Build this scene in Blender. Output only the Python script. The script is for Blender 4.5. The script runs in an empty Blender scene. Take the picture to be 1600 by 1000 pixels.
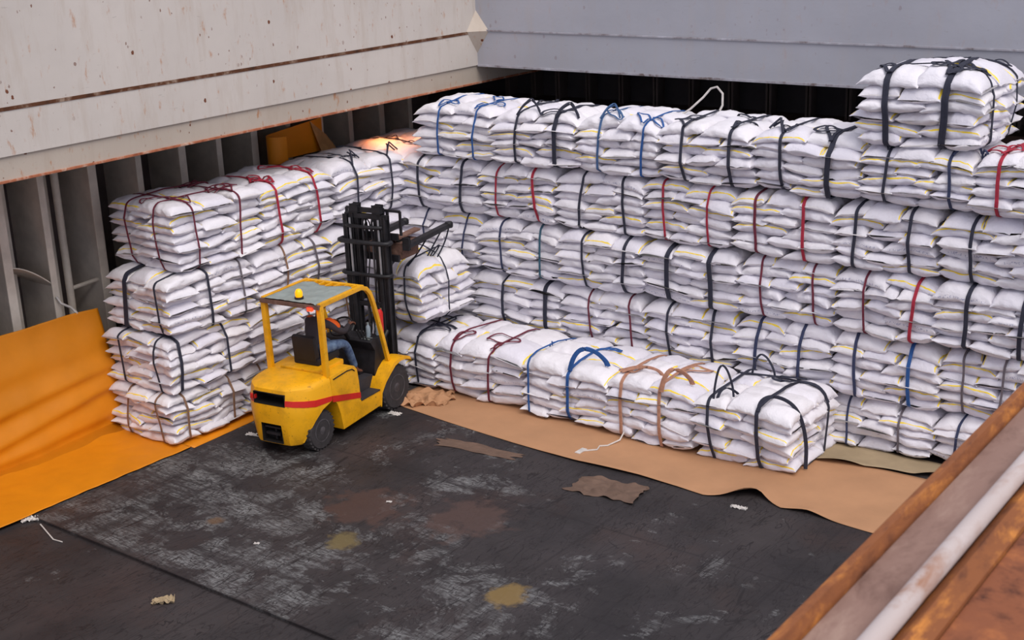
import bpy, bmesh, math, random
from mathutils import Vector, Matrix, Euler, noise
from mathutils.bvhtree import BVHTree
PI = math.pi
sc = bpy.context.scene
C = sc.collection

# ------------------------------------------------------------------ camera, sky, sun, exposure
CAM_Z = 7.2
F, PITCH, ROLL, YAW = 2119.5, 0.30738549, -0.03924614, 2.23348652
cy, sy = math.cos(YAW), math.sin(YAW)
fwd = Vector((cy * math.cos(PITCH), sy * math.cos(PITCH), -math.sin(PITCH)))
rt = Vector((sy, -cy, 0)); up = rt.cross(fwd)
rt2 = rt * math.cos(ROLL) + up * math.sin(ROLL)
up2 = -rt * math.sin(ROLL) + up * math.cos(ROLL)
cam = bpy.data.cameras.new('camera'); camo = bpy.data.objects.new('camera', cam); C.objects.link(camo)
camo.matrix_world = Matrix(((rt2.x, up2.x, -fwd.x, 0), (rt2.y, up2.y, -fwd.y, 0), (rt2.z, up2.z, -fwd.z, CAM_Z), (0, 0, 0, 1)))
cam.sensor_width = 36; cam.lens = 36 * F / 1600
cam.clip_start = 0.05; cam.clip_end = 200
cam.dof.use_dof = True; cam.dof.focus_distance = 18.5; cam.dof.aperture_fstop = 6.3
sc.camera = camo
w = bpy.data.worlds.new('world'); sc.world = w; w.use_nodes = True
bg = w.node_tree.nodes['Background']
bg.inputs[0].default_value = (0.86, 0.87, 1.0, 1); bg.inputs[1].default_value = 0.95
sun = bpy.data.lights.new('sun', 'SUN'); suno = bpy.data.objects.new('sun', sun); C.objects.link(suno)
sun.energy = 2.6; sun.angle = math.radians(45); sun.color = (1.0, 0.93, 0.84)
suno.rotation_euler = Vector((0.62, -0.28, 0.95)).to_track_quat('Z', 'Y').to_euler()
suno.location = (4, 0, 14)
sc.view_settings.view_transform = 'Standard'; sc.view_settings.look = 'None'
sc.view_settings.gamma = 1; sc.view_settings.use_curve_mapping = False
sc.view_settings.exposure = -0.20

# ------------------------------------------------------------------ materials
def lin(c):
    return tuple(((v / 255) / 12.92 if v / 255 <= 0.04045 else (((v / 255) + 0.055) / 1.055) ** 2.4) for v in c) + (1,)
class NT:
    def __init__(s, name, rough=0.6, metal=0.0, spec=0.4):
        s.m = bpy.data.materials.new(name); s.m.use_nodes = True
        s.t = s.m.node_tree; s.b = s.t.nodes['Principled BSDF']
        s.b.inputs['Roughness'].default_value = rough; s.b.inputs['Metallic'].default_value = metal
        s.b.inputs['Specular IOR Level'].default_value = spec
        s.co = None
    def n(s, ty, **k):
        d = s.t.nodes.new(ty)
        for a, v in k.items():
            if a in ('i',):
                for q, z in v.items(): s.put(d.inputs[q], z)
            else: setattr(d, a, v)
        return d
    def put(s, sock, z):
        if hasattr(z, 'is_output'): s.t.links.new(z, sock)
        else: sock.default_value = z
    def coord(s, kind='Object'):
        if not s.co: s.co = s.n('ShaderNodeTexCoord')
        return s.co.outputs[kind]
    def mapping(s, vec, scale=(1, 1, 1), loc=(0, 0, 0), rot=(0, 0, 0)):
        d = s.n('ShaderNodeMapping'); s.put(d.inputs[0], vec)
        d.inputs['Scale'].default_value = scale; d.inputs['Location'].default_value = loc; d.inputs['Rotation'].default_value = rot
        return d.outputs[0]
    def noise(s, vec, scale, detail=4, rough=0.6, dist=0.0):
        d = s.n('ShaderNodeTexNoise'); s.put(d.inputs['Vector'], vec)
        d.inputs['Scale'].default_value = scale; d.inputs['Detail'].default_value = detail
        d.inputs['Roughness'].default_value = rough; d.inputs['Distortion'].default_value = dist
        return d.outputs['Fac']
    def ramp(s, fac, *stops):
        d = s.n('ShaderNodeValToRGB'); s.put(d.inputs[0], fac)
        e = d.color_ramp.elements
        while len(e) < len(stops): e.new(0.5)
        for q, (p, c) in zip(e, stops):
            q.position = p; q.color = c if hasattr(c, '__len__') else (c, c, c, 1)
        return d.outputs[0]
    def mix(s, fac, a, b, mode='MIX'):
        d = s.n('ShaderNodeMix', data_type='RGBA', blend_type=mode)
        s.put(d.inputs[0], fac); s.put(d.inputs[6], a); s.put(d.inputs[7], b)
        return d.outputs[2]
    def math(s, op, a, b=0.0, c=0.0):
        d = s.n('ShaderNodeMath', operation=op)
        s.put(d.inputs[0], a); s.put(d.inputs[1], b); s.put(d.inputs[2], c)
        return d.outputs[0]
    def sep(s, vec):
        d = s.n('ShaderNodeSeparateXYZ'); s.put(d.inputs[0], vec); return d.outputs
    def band(s, v, centre, half):        # 1 inside |v-centre|<half
        return s.math('LESS_THAN', s.math('ABSOLUTE', s.math('SUBTRACT', v, centre)), half)
    def color(s, c): s.put(s.b.inputs['Base Color'], c)
    def rough(s, c): s.put(s.b.inputs['Roughness'], c)
    def bump(s, h, strength=0.3, dist=0.02):
        d = s.n('ShaderNodeBump'); s.put(d.inputs['Height'], h)
        d.inputs['Strength'].default_value = strength; d.inputs['Distance'].default_value = dist
        s.t.links.new(d.outputs[0], s.b.inputs['Normal'])

def simple(name, rgb, rough=0.6, metal=0.0, var=0.15, scale=6, dark=None, bump=0.1):
    t = NT(name, rough, metal)
    v = t.coord()
    f = t.noise(v, scale, 5)
    c = lin(rgb); d = tuple(x * (1 - var * 2) for x in c[:3]) + (1,) if dark is None else lin(dark)
    t.color(t.mix(t.ramp(f, (0.35, 0), (0.7, 1)), d, c))
    if bump: t.bump(t.noise(v, scale * 6, 3), bump, 0.01)
    return t.m

def mat_sack():
    t = NT('white_woven_plastic', 0.55, 0, 0.35)
    uv = t.sep(t.coord('UV')); oi = t.n('ShaderNodeObjectInfo').outputs['Random']
    cmb = t.n('ShaderNodeCombineXYZ'); t.put(cmb.inputs[0], t.math('MULTIPLY', oi, 40.0)); t.put(cmb.inputs[1], t.math('MULTIPLY', oi, 23.0))
    va = t.n('ShaderNodeVectorMath', operation='ADD'); t.put(va.inputs[0], t.coord('Object')); t.put(va.inputs[1], cmb.outputs[0])
    v = va.outputs[0]
    base = t.mix(oi, lin((219, 216, 228)), lin((231, 228, 234)))
    dirt = t.ramp(t.noise(v, 3.0, 5), (0.5, 0), (0.8, 0.35))
    base = t.mix(dirt, base, lin((205, 200, 203)))
    # printed yellow line near either long edge on about half of the sacks, wavy at the border
    wob = t.math('MULTIPLY', t.math('SUBTRACT', t.noise(v, 7, 2), 0.5), 0.02)
    vv = t.math('ADD', uv[1], wob)
    b1 = t.band(vv, 0.075, 0.0165); b2 = t.band(vv, 0.425, 0.0165)
    edge = t.math('MAXIMUM', b1, b2)
    ulim = t.band(uv[0], 0.5, 0.44)
    has = t.math('LESS_THAN', oi, 0.42)
    st = t.math('MULTIPLY', t.math('MULTIPLY', edge, ulim), has)
    cross = t.math('MULTIPLY', t.band(uv[0], 0.9, 0.013), t.math('GREATER_THAN', oi, 0.84))
    cross = t.math('MULTIPLY', cross, t.band(uv[1], 0.25, 0.2))
    st = t.math('MAXIMUM', st, cross)
    st = t.math('MULTIPLY', st, t.ramp(t.noise(v, 14, 3), (0.25, 0.55), (0.5, 1)))
    base = t.mix(st, base, lin((248, 216, 66)))
    # faint blue printing along the face of a few sacks
    txt = t.math('MULTIPLY', t.band(uv[1], 0.5, 0.02), t.math('GREATER_THAN', t.noise(t.mapping(v, (90, 6, 30)), 1.0, 1), 0.56))
    txt = t.math('MULTIPLY', txt, t.math('MULTIPLY', t.band(uv[0], 0.5, 0.3), t.band(oi, 0.6, 0.08)))
    base = t.mix(t.math('MULTIPLY', txt, 0.55), base, lin((90, 100, 150)))
    hem = t.math('GREATER_THAN', t.math('ABSOLUTE', t.math('SUBTRACT', uv[0], 0.5)), 0.486)
    base = t.mix(t.math('MULTIPLY', hem, 0.25), base, lin((190, 180, 170)))
    t.color(base)
    h = t.math('ADD', t.noise(t.mapping(v, (6, 9, 9)), 1.6, 5, 0.65, 0.6), t.math('MULTIPLY', t.noise(v, 26, 3), 0.25))
    t.bump(h, 0.42, 0.03)
    t.b.inputs['Sheen Weight'].default_value = 0.1
    return t.m

def mat_coaming(name, rgb, rustiness):
    t = NT(name, 0.55, 0, 0.3)
    v = t.coord()
    big = t.noise(v, 0.5, 5)
    c = lin(rgb)
    base = t.mix(t.ramp(big, (0.3, 0), (0.7, 1)), tuple(x * 0.88 for x in c[:3]) + (1,), c)
    streak = t.noise(t.mapping(v, (3, 3, 0.5)), 1.6, 6, 0.7)
    base = t.mix(t.ramp(streak, (0.5, 0), (0.75, 0.35 * rustiness + 0.1)), base, lin((176, 160, 146)))
    vor = t.n('ShaderNodeTexVoronoi'); t.put(vor.inputs['Vector'], t.mapping(v, (1, 1, 0.75))); vor.inputs['Scale'].default_value = 3.4
    spots = t.math('LESS_THAN', t.math('ADD', vor.outputs['Distance'], t.math('MULTIPLY', t.noise(v, 30, 2), 0.10)), 0.125)
    area = t.ramp(t.noise(v, 0.9, 3), (0.36, 0), (0.52, 1))
    v2 = t.n('ShaderNodeTexVoronoi'); t.put(v2.inputs['Vector'], t.mapping(v, (1, 1, 0.6))); v2.inputs['Scale'].default_value = 8.5
    fine = t.math('LESS_THAN', t.math('ADD', v2.outputs['Distance'], t.math('MULTIPLY', t.noise(v, 40, 2), 0.2)), 0.2)
    fine = t.math('MULTIPLY', fine, t.ramp(t.noise(v, 1.4, 3), (0.48, 0), (0.6, 0.8)))
    spots = t.math('MULTIPLY', t.math('MAXIMUM', t.math('MULTIPLY', spots, area), fine), 0.85 * rustiness)
    base = t.mix(spots, base, lin((110, 62, 40)))
    halo = t.math('MULTIPLY', t.ramp(t.noise(t.mapping(v, (3, 3, 1.2)), 3.2, 6), (0.61, 0), (0.70, 1)), 0.5 * rustiness)
    base = t.mix(halo, base, lin((176, 120, 78)))
    scr = t.math('MULTIPLY', t.ramp(t.noise(t.mapping(v, (2, 2, 14)), 2.6, 4), (0.68, 0), (0.72, 1)), 0.4)
    base = t.mix(scr, base, lin((140, 132, 128)))
    t.color(base); t.bump(t.noise(v, 2.5, 4), 0.25, 0.03)
    return t.m

def mat_rust(name, a, b, c, scale=6, stretch=(1, 1, 1), rough=0.8):
    t = NT(name, rough, 0, 0.25)
    v = t.mapping(t.coord(), stretch)
    f = t.noise(v, scale, 7, 0.65, 0.4)
    t.color(t.mix(t.ramp(t.noise(v, scale * 3.1, 5), (0.45, 0), (0.6, 1)), t.ramp(f, (0.34, lin(a)), (0.5, lin(b)), (0.64, lin(c))), lin(b)))
    t.bump(t.noise(v, scale * 5, 5), 0.35, 0.01)
    return t.m

def mat_floor():
    t = NT('scuffed_steel_tanktop', 0.62, 0, 0.35)
    v = t.coord(); s = t.sep(v)
    dark = t.mix(t.ramp(t.noise(v, 0.8, 5), (0.35, 0), (0.7, 1)), lin((40, 37, 39)), lin((60, 55, 56)))
    brown = t.ramp(t.noise(v, 0.55, 4), (0.54, 0), (0.72, 0.4))
    dark = t.mix(brown, dark, lin((74, 52, 46)))
    # worn light paint, strongest in the sheet beside the tarpaulin
    gx = t.n('ShaderNodeMapRange'); t.put(gx.inputs[0], s[0])
    for q, z in zip((1, 2, 3, 4), (-14.3, -7.0, 0.085, -0.01)): gx.inputs[q].default_value = z
    gy = t.n('ShaderNodeMapRange'); t.put(gy.inputs[0], s[1])
    for q, z in zip((1, 2, 3, 4), (9.8, 13.4, 0.0, -0.10)): gy.inputs[q].default_value = z
    lowy = t.math('MULTIPLY', t.math('LESS_THAN', s[1], 8.42), -0.17)
    m1 = t.noise(t.mapping(v, (0.75, 0.75, 1), rot=(0, 0, 0.25)), 1.5, 9, 0.72, 0.35)
    m = t.math('ADD', m1, t.math('ADD', gx.outputs[0], t.math('ADD', gy.outputs[0], lowy)))
    light = t.ramp(m, (0.515, 0), (0.545, 0.55), (0.66, 1.0))
    grain = t.ramp(t.noise(t.mapping(v, (6, 22, 1), rot=(0, 0, 0.5)), 1.5, 5, 0.7), (0.42, 0.15), (0.54, 1))
    light = t.math('MULTIPLY', light, grain)
    drag = t.ramp(t.noise(t.mapping(v, (0.5, 3.2, 1), rot=(0, 0, 0.12)), 1.2, 6, 0.7), (0.40, 0.12), (0.54, 1))
    drag2 = t.ramp(t.noise(t.mapping(v, (3.0, 0.5, 1), rot=(0, 0, 0.1)), 1.1, 6, 0.7), (0.38, 0.25), (0.50, 1))
    light = t.math('MULTIPLY', t.math('MULTIPLY', light, drag), drag2)
    col = t.mix(light, dark, lin((122, 123, 124)))
    # scratches: thin contour lines of stretched noise in two directions
    for rot, amt in ((0.35, 0.8), (-0.9, 0.7), (1.25, 0.5)):
        n_ = t.noise(t.mapping(v, (1.6, 0.35, 1), rot=(0, 0, rot)), 2.2, 3, 0.5, 0.8)
        ln = t.band(n_, 0.5, 0.0048)
        ln2 = t.band(n_, 0.57, 0.004)
        col = t.mix(t.math('MULTIPLY', t.math('MAXIMUM', ln, ln2), amt), col, lin((30, 26, 28)))
    # plate seams
    for ax, vals in ((1, (8.42, 10.2, 12.0)), (0, (-13.0, -10.6, -8.2, -5.8))):
        for z in vals:
            b_ = t.band(t.math('ADD', s[ax], t.math('MULTIPLY', t.noise(v, 2, 2), 0.03)), z + 0.015, 0.018)
            col = t.mix(t.math('MULTIPLY', b_, 0.6 if z == 8.42 else 0.35), col, lin((28, 24, 26)))
    for (x, y, r, cc) in ((-8.1, 10.08, 0.3, (132, 108, 62)), (-10.47, 10.08, 0.24, (112, 98, 62)), (-12.2, 9.6, 0.13, (100, 76, 54)), (-10.9, 10.9, 0.6, (76, 56, 50)), (-9.6, 11.3, 0.6, (80, 62, 57))):
        d = t.n('ShaderNodeVectorMath', operation='DISTANCE'); t.put(d.inputs[0], v); d.inputs[1].default_value = (x, y, 0)
        dd = t.math('ADD', t.math('DIVIDE', d.outputs['Value'], r), t.math('MULTIPLY', t.math('SUBTRACT', t.noise(v, 4, 5), 0.5), 2.2))
        col = t.mix(t.math('MULTIPLY', t.ramp(dd, (0.55, 1), (0.95, 0)), 0.75), col, lin(cc))
    t.color(col)
    t.rough(t.ramp(t.noise(v, 1.1, 5), (0.3, 0.48), (0.7, 0.75)))
    t.bump(t.noise(v, 14, 5), 0.2, 0.01)
    return t.m

def mat_paint(name, rgb, dirt=(90, 60, 20), amt=0.35, rough=0.38):
    t = NT(name, rough, 0, 0.5)
    v = t.coord()
    f = t.ramp(t.noise(v, 3.2, 6, 0.65), (0.48, 0), (0.72, amt))
    f2 = t.ramp(t.noise(v, 22, 4), (0.62, 0), (0.7, amt * 1.3))
    t.color(t.mix(t.math('MAXIMUM', f, f2), lin(rgb), lin(dirt)))
    t.rough(t.ramp(t.noise(v, 5, 3), (0.3, rough), (0.8, rough + 0.25)))
    return t.m

M = {}
M['sack'] = mat_sack()
M['white_wall'] = mat_coaming('white_ship_paint', (203, 195, 189), 1.15)
M['grey_wall'] = mat_coaming('grey_ship_paint', (170, 171, 180), 0.3)
M['girder'] = mat_coaming('dirty_ship_paint', (190, 178, 166), 1.6)
M['rust_edge'] = mat_rust('rusty_lip', (120, 60, 38), (168, 104, 76), (196, 168, 150), 5)
M['seam'] = mat_rust('rusty_seam', (58, 38, 28), (92, 56, 36), (150, 128, 112), 3)
M['grey_lip'] = mat_rust('grey_lip', (110, 98, 96), (160, 158, 166), (182, 182, 192), 3)
M['hull'] = simple('dark_hull_paint', (104, 92, 90), 0.8, var=0.2, scale=1.5)
M['frame'] = simple('hull_frame_paint', (224, 214, 202), 0.7, var=0.12, scale=3)
M['dark_steel'] = simple('dark_bulkhead', (70, 66, 70), 0.8, scale=2)
M['brown_steel'] = simple('brown_bulkhead', (88, 66, 60), 0.85, scale=2)
M['floor'] = mat_floor()
M['tarp'] = simple('orange_yellow_tarp', (220, 134, 8), 0.55, var=0.07, scale=1.5, bump=0.15)
M['tarp_back'] = simple('tan_tarp_back', (190, 150, 100), 0.7)
M['paper'] = simple('kraft_paper', (184, 138, 102), 0.8, var=0.08, scale=1.3, bump=0.1)
M['scrap'] = simple('dirty_paper_scrap', (112, 90, 78), 0.9, var=0.15, scale=4)
M['paper_old'] = simple('dusty_paper', (172, 152, 122), 0.85, var=0.12, scale=2)
M['rail_rust'] = mat_rust('orange_rust', (84, 50, 38), (134, 82, 50), (196, 128, 62), 7, (1, 0.35, 1))
M['rail_brown'] = mat_rust('brown_grey_steel', (108, 82, 74), (140, 112, 102), (160, 134, 122), 5, (1, 0.4, 1))
M['rail_pipe'] = mat_rust('chalky_pipe_paint', (150, 104, 76), (186, 174, 172), (204, 196, 198), 3, (1, 0.5, 1))
M['rail_plate'] = mat_rust('deep_rust_plate', (66, 38, 32), (136, 82, 56), (172, 106, 64), 4)
M['yellow'] = mat_paint('forklift_yellow', (236, 170, 12), amt=0.4)
M['red'] = mat_paint('red_stripe_paint', (200, 30, 22), (90, 20, 16), 0.3)
M['black'] = simple('black_steel', (38, 37, 42), 0.5, var=0.3, scale=8)
M['black_vinyl'] = simple('black_vinyl', (30, 29, 34), 0.55, var=0.2)
M['rubber'] = simple('tyre_rubber', (62, 58, 60), 0.85, var=0.2, scale=9)
M['rim'] = simple('grey_rim', (92, 88, 92), 0.55, var=0.3, scale=10)
M['dark'] = simple('dark_recess', (24, 21, 22), 0.8)
M['chrome'] = simple('cylinder_steel', (190, 190, 196), 0.3, 0.6, var=0.1)
M['brown_box'] = mat_rust('brown_attachment_steel', (70, 52, 46), (112, 84, 74), (132, 104, 92), 6)
M['cover'] = simple('grey_cover_sheet', (150, 160, 158), 0.6, var=0.12, scale=5, bump=0.4)
M['floor_mat'] = simple('dark_footwell', (52, 50, 56), 0.7)
M['skin'] = simple('brown_skin', (122, 78, 60), 0.55, var=0.05)
M['shirt'] = simple('dark_grey_shirt', (66, 60, 66), 0.85)
M['vest'] = simple('orange_vest', (240, 100, 22), 0.6, var=0.05)
M['jeans'] = simple('washed_blue_jeans', (112, 136, 164), 0.85, dark=(50, 66, 104), scale=9)
M['hair'] = simple('black_hair', (24, 20, 20), 0.7)
M['twine'] = simple('white_twine', (214, 208, 204), 0.8)
M['bottle'] = simple('clear_bottle_plastic', (168, 184, 196), 0.2, bump=0)
def emis(name, rgb, e):
    t = NT(name, 0.3); t.color(lin(rgb)); t.put(t.b.inputs['Emission Color'], lin(rgb)); t.b.inputs['Emission Strength'].default_value = e
    return t.m
M['amber'] = emis('amber_lens', (255, 170, 10), 0.9)
M['red_lamp'] = emis('lit_red_lens', (255, 40, 20), 7)
SL = dict(black=(50, 52, 68), navy=(56, 64, 96), blue=(44, 92, 160), steel=(70, 104, 150), red=(176, 44, 66), maroon=(116, 44, 62), tan=(186, 136, 112), brown=(146, 112, 90), grey=(112, 104, 112), teal=(60, 100, 120))
for k, c in SL.items(): M['sling_' + k] = simple('webbing_' + k, c, 0.75, var=0.15, scale=20)

# ------------------------------------------------------------------ mesh helpers
class MB:
    def __init__(s): s.bm = bmesh.new()
    def box(s, lo, hi, bevel=0.0, mat=None):
        g = bmesh.ops.create_cube(s.bm, size=1)
        lo, hi = Vector(lo), Vector(hi); c = (lo + hi) / 2; d = hi - lo
        for v in g['verts']:
            v.co = Vector((v.co.x * d.x, v.co.y * d.y, v.co.z * d.z)) + c
            if mat is not None: v.co = mat @ v.co
        if bevel:
            es = list({e for v in g['verts'] for e in v.link_edges})
            bmesh.ops.bevel(s.bm, geom=es, offset=bevel, segments=2, profile=0.7, affect='EDGES')
        return s
    def bar(s, a, b, wx, wz, bevel=0.0, upv=(0, 0, 1)):
        a, b = Vector(a), Vector(b); d = b - a; L = d.length; z = d.normalized()
        x = Vector(upv).cross(z)
        if x.length < 1e-4: x = Vector((1, 0, 0))
        x.normalize(); y = z.cross(x)
        m = Matrix(((x.x, y.x, z.x, a.x), (x.y, y.y, z.y, a.y), (x.z, y.z, z.z, a.z), (0, 0, 0, 1)))
        return s.box((-wx / 2, -wz / 2, 0), (wx / 2, wz / 2, L), bevel, m)
    def tube(s, pts, r, n=10, closed=False, cap=True):
        pts = [Vector(p) for p in pts]; N = len(pts); rings = []
        prev = None
        for i, p in enumerate(pts):
            if closed: d = pts[(i + 1) % N] - pts[i - 1]
            else: d = pts[min(i + 1, N - 1)] - pts[max(i - 1, 0)]
            d.normalize()
            if prev is None:
                x = d.cross(Vector((0, 0, 1)))
                if x.length < 1e-3: x = Vector((1, 0, 0))
            else: x = prev - d * prev.dot(d)
            x.normalize(); prev = x; y = d.cross(x)
            rr = r[i] if hasattr(r, '__len__') else r
            rings.append([s.bm.verts.new(p + (x * math.cos(a) + y * math.sin(a)) * rr) for a in [2 * PI * k / n for k in range(n)]])
        for i in range(N if closed else N - 1):
            A, B = rings[i], rings[(i + 1) % N]
            for k in range(n): s.bm.faces.new((A[k], A[(k + 1) % n], B[(k + 1) % n], B[k]))
        if cap and not closed:
            s.bm.faces.new(rings[0][::-1]); s.bm.faces.new(rings[-1])
        return s
    def lathe(s, prof, centre, axis='z', n=24):       # prof: list of (r, h)
        c = Vector(centre); rings = []
        for r, h in prof:
            ring = []
            for k in range(n):
                a = 2 * PI * k / n; u, v_ = r * math.cos(a), r * math.sin(a)
                p = {'z': Vector((u, v_, h)), 'y': Vector((v_, h, u)), 'x': Vector((h, u, v_))}[axis]
                ring.append(s.bm.verts.new(c + p))
            rings.append(ring)
        for A, B in zip(rings, rings[1:]):
            for k in range(n): s.bm.faces.new((A[k], A[(k + 1) % n], B[(k + 1) % n], B[k]))
        s.bm.faces.new(rings[0][::-1]); s.bm.faces.new(rings[-1])
        return s
    def prism(s, pts, fn, t0, t1, bevel=0.0):         # pts 2D, fn(a,b,t)->3D
        A = [s.bm.verts.new(Vector(fn(a, b, t0))) for a, b in pts]; B = [s.bm.verts.new(Vector(fn(a, b, t1))) for a, b in pts]
        n = len(pts); fs = [s.bm.faces.new(A), s.bm.faces.new(B[::-1])]
        for k in range(n): fs.append(s.bm.faces.new((A[k], B[k], B[(k + 1) % n], A[(k + 1) % n])))
        bmesh.ops.recalc_face_normals(s.bm, faces=fs)
        if bevel:
            es = list({e for f in fs for e in f.edges})
            bmesh.ops.bevel(s.bm, geom=es, offset=bevel, segments=2, profile=0.7, affect='EDGES')
        return s
    def ribbon(s, pts, wd, wid, th=0.008, closed=False):
        pts = [Vector(p) for p in pts]; N = len(pts); R = []
        for i, p in enumerate(pts):
            d = (pts[(i + 1) % N] - pts[i - 1]) if closed else (pts[min(i + 1, N - 1)] - pts[max(i - 1, 0)])
            d.normalize(); wv = Vector(wd[i] if isinstance(wd, list) else wd)
            wv = wv - d * wv.dot(d)
            if wv.length < 1e-3: wv = Vector((0, 1, 0))
            wv.normalize(); nn = d.cross(wv)
            R.append([s.bm.verts.new(p + wv * a * wid / 2 + nn * b * th / 2) for a, b in ((-1, -0.6), (-0.8, 1), (0.8, 1), (1, -0.6), (0.8, -1), (-0.8, -1))])
        for i in range(N if closed else N - 1):
            A, B = R[i], R[(i + 1) % N]
            for k in range(6): s.bm.faces.new((A[k], A[(k + 1) % 6], B[(k + 1) % 6], B[k]))
        if not closed: s.bm.faces.new(R[0][::-1]); s.bm.faces.new(R[-1])
        return s
    def grid(s, nu, nv, fn, thick=0.0):
        V = [[s.bm.verts.new(Vector(fn(i / nu, j / nv))) for j in range(nv + 1)] for i in range(nu + 1)]
        fs = []
        for i in range(nu):
            for j in range(nv): fs.append(s.bm.faces.new((V[i][j], V[i + 1][j], V[i + 1][j + 1], V[i][j + 1])))
        if thick:
            bmesh.ops.recalc_face_normals(s.bm, faces=fs)
            if sum((f.normal.z for f in fs)) < 0: bmesh.ops.reverse_faces(s.bm, faces=fs)
            bmesh.ops.solidify(s.bm, geom=fs, thickness=thick)
        return s
    def build(s, name, m, parent=None, smooth=True, sharp=40):
        bmesh.ops.recalc_face_normals(s.bm, faces=s.bm.faces[:])
        me = bpy.data.meshes.new(name); s.bm.to_mesh(me); s.bm.free()
        me.materials.append(m)
        if smooth:
            me.polygons.foreach_set('use_smooth', [True] * len(me.polygons))
            me.set_sharp_from_angle(angle=math.radians(sharp))
        o = bpy.data.objects.new(name, me); C.objects.link(o)
        if parent: o.parent = parent
        return o
def tag(o, label=None, cat=None, group=None, kind=None):
    for k, v in (('label', label), ('category', cat), ('group', group), ('kind', kind)):
        if v: o[k] = v
    return o
def empty(name, loc, rz=0):
    o = bpy.data.objects.new(name, None); C.objects.link(o); o.location = loc; o.rotation_euler = (0, 0, rz); o.empty_display_size = 0.2
    return o
def struct(o): o['kind'] = 'structure'; return o
def lerp(a, b, t): return a + (b - a) * t
def interp(tab, x):
    if x <= tab[0][0]: return tab[0][1]
    for (a, b), (c, d) in zip(tab, tab[1:]):
        if x <= c: return lerp(b, d, (x - a) / (c - a))
    return tab[-1][1]
def nz(x, y=0.0, z=0.0): return noise.noise(Vector((x, y, z)))

# ------------------------------------------------------------------ the hold
ZB = 4.42                                                     # lower edge of the hatch coaming
XL, YB = -14.4, 17.8
struct(MB().box((-18, 8.42, -0.2), (6, 21, 0)).build('floor', M['floor'], smooth=False))
struct(MB().box((-18, -6, -0.2), (6, 8.42, -0.03)).build('floor', M['floor'], smooth=False))
# left coaming: upper strake, lower strake, sloping girder under it
struct(MB().box((XL - 0.25, 2, 4.99), (XL, YB + 0.2, 6.9)).box((XL - 0.25, 2, ZB), (XL + 0.0, YB + 0.2, 4.95)).build('wall_left', M['white_wall'], smooth=False))
struct(MB().box((XL - 0.2, 2, 4.948), (XL + 0.008, YB, 4.992)).build('trim_1', M['seam'], smooth=False))
g = MB(); g.prism([(XL - 0.03, ZB), (XL - 0.045, 4.13), (XL - 0.5, 4.13), (XL - 0.5, ZB)], lambda a, b, t: (a, t, b), 2, 20.2)
struct(g.build('trim_2', M['girder'], smooth=False))
struct(MB().box((XL - 0.22, 2, 4.105), (XL - 0.02, 20.2, 4.135), 0.008).build('trim_3', M['rust_edge'], smooth=False))
# right coaming
struct(MB().box((XL - 0.2, YB, 5.01), (4, YB + 0.25, 6.9)).box((XL - 0.2, YB, ZB), (4, YB + 0.25, 5.0)).build('wall_back', M['grey_wall'], smooth=False))
struct(MB().box((XL, YB - 0.022, 4.985), (4, YB + 0.1, 5.012), 0.004).build('trim_4', M['grey_lip'], smooth=False))
struct(MB().box((XL, YB - 0.015, ZB - 0.02), (4, YB + 0.25, ZB + 0.015), 0.004).build('trim_5', M['grey_lip'], smooth=False))
g = MB(); A_ = [g.bm.verts.new(p) for p in ((XL, YB - 0.26, 4.99), (XL + 0.26, YB, 4.99), (XL, YB, 5.32), (XL, YB, 4.62))]
for f in ((0, 1, 2), (1, 0, 3), (0, 2, 3), (1, 3, 2)): g.bm.faces.new([A_[k] for k in f])
struct(g.build('trim_6', M['girder'], smooth=False))
# underdeck plating, hull side, far bulkhead
struct(MB().box((-17.4, 2, ZB + 0.0), (XL - 0.26, 20.6, ZB + 0.1)).box((XL - 0.26, YB + 0.26, ZB), (4, 20.6, ZB + 0.1)).build('ceiling', M['dark_steel'], smooth=False))
struct(MB().box((-17.4, 2, 0), (-17.2, 20.6, ZB)).build('wall_hull_side', M['hull'], smooth=False))
struct(MB().box((-17.2, 20.3, 0), (4, 20.5, ZB)).build('wall_bulkhead', M['dark_steel'], smooth=False))
struct(MB().box((-17.2, 19.7, 0), (4, 20.3, 3.55)).build('wall_bulkhead_lower', M['brown_steel'], smooth=False))
k = 7
for y0 in (8.3, 9.05, 9.85, 10.52, 11.36, 12.17, 12.98, 13.7, 14.43, 15.17, 15.9, 16.62, 17.4, 18.15):
    wd = 0.065 if k % 2 else 0.05
    g = MB(); g.box((-16.31, y0 - wd, 0), (-16.29, y0 + wd, 4.42)).box((-17.2, y0 + wd - 0.012, 0), (-16.3, y0 + wd, 4.42))
    g.box((-16.75, y0 + 0.16, 0), (-16.73, y0 + 0.38, 4.36))
    struct(g.build('trim_%d' % k, M['frame'], smooth=False)); k += 1
for i, x0 in enumerate((-15.5, -14.9, -14.36, -13.7, -13.0, -12.3, -11.6, -10.85, -10.16, -9.46, -8.78, -8.1, -7.4, -6.75, -6.17, -5.5, -4.8)):
    struct(MB().box((x0 - 0.05, 20.0, 3.55), (x0 + 0.05, 20.03, ZB)).box((x0 - 0.01, 20.0, 3.55), (x0 + 0.01, 20.3, ZB)).build('trim_%d' % k, M['hull'], smooth=False)); k += 1
# pipe and bracket on the hull side
struct(MB().tube([(-16.6, 10.95, 0), (-16.6, 10.95, 4.3)], 0.055, 12).tube([(-16.6, 10.95, 1.95), (-16.5, 12.2, 2.05)], 0.03, 8).build('trim_%d' % k, M['frame'])); k += 1
g = MB(); g.grid(10, 3, lambda u, v: (lerp(-16.95, -16.33, v), 9.90 + u * 0.66, 2.55 - 0.22 * (1 - v) * (1 - u) - 0.42 * u ** 1.6), 0.015)
struct(g.build('trim_%d' % k, M['frame'])); k += 1

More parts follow.
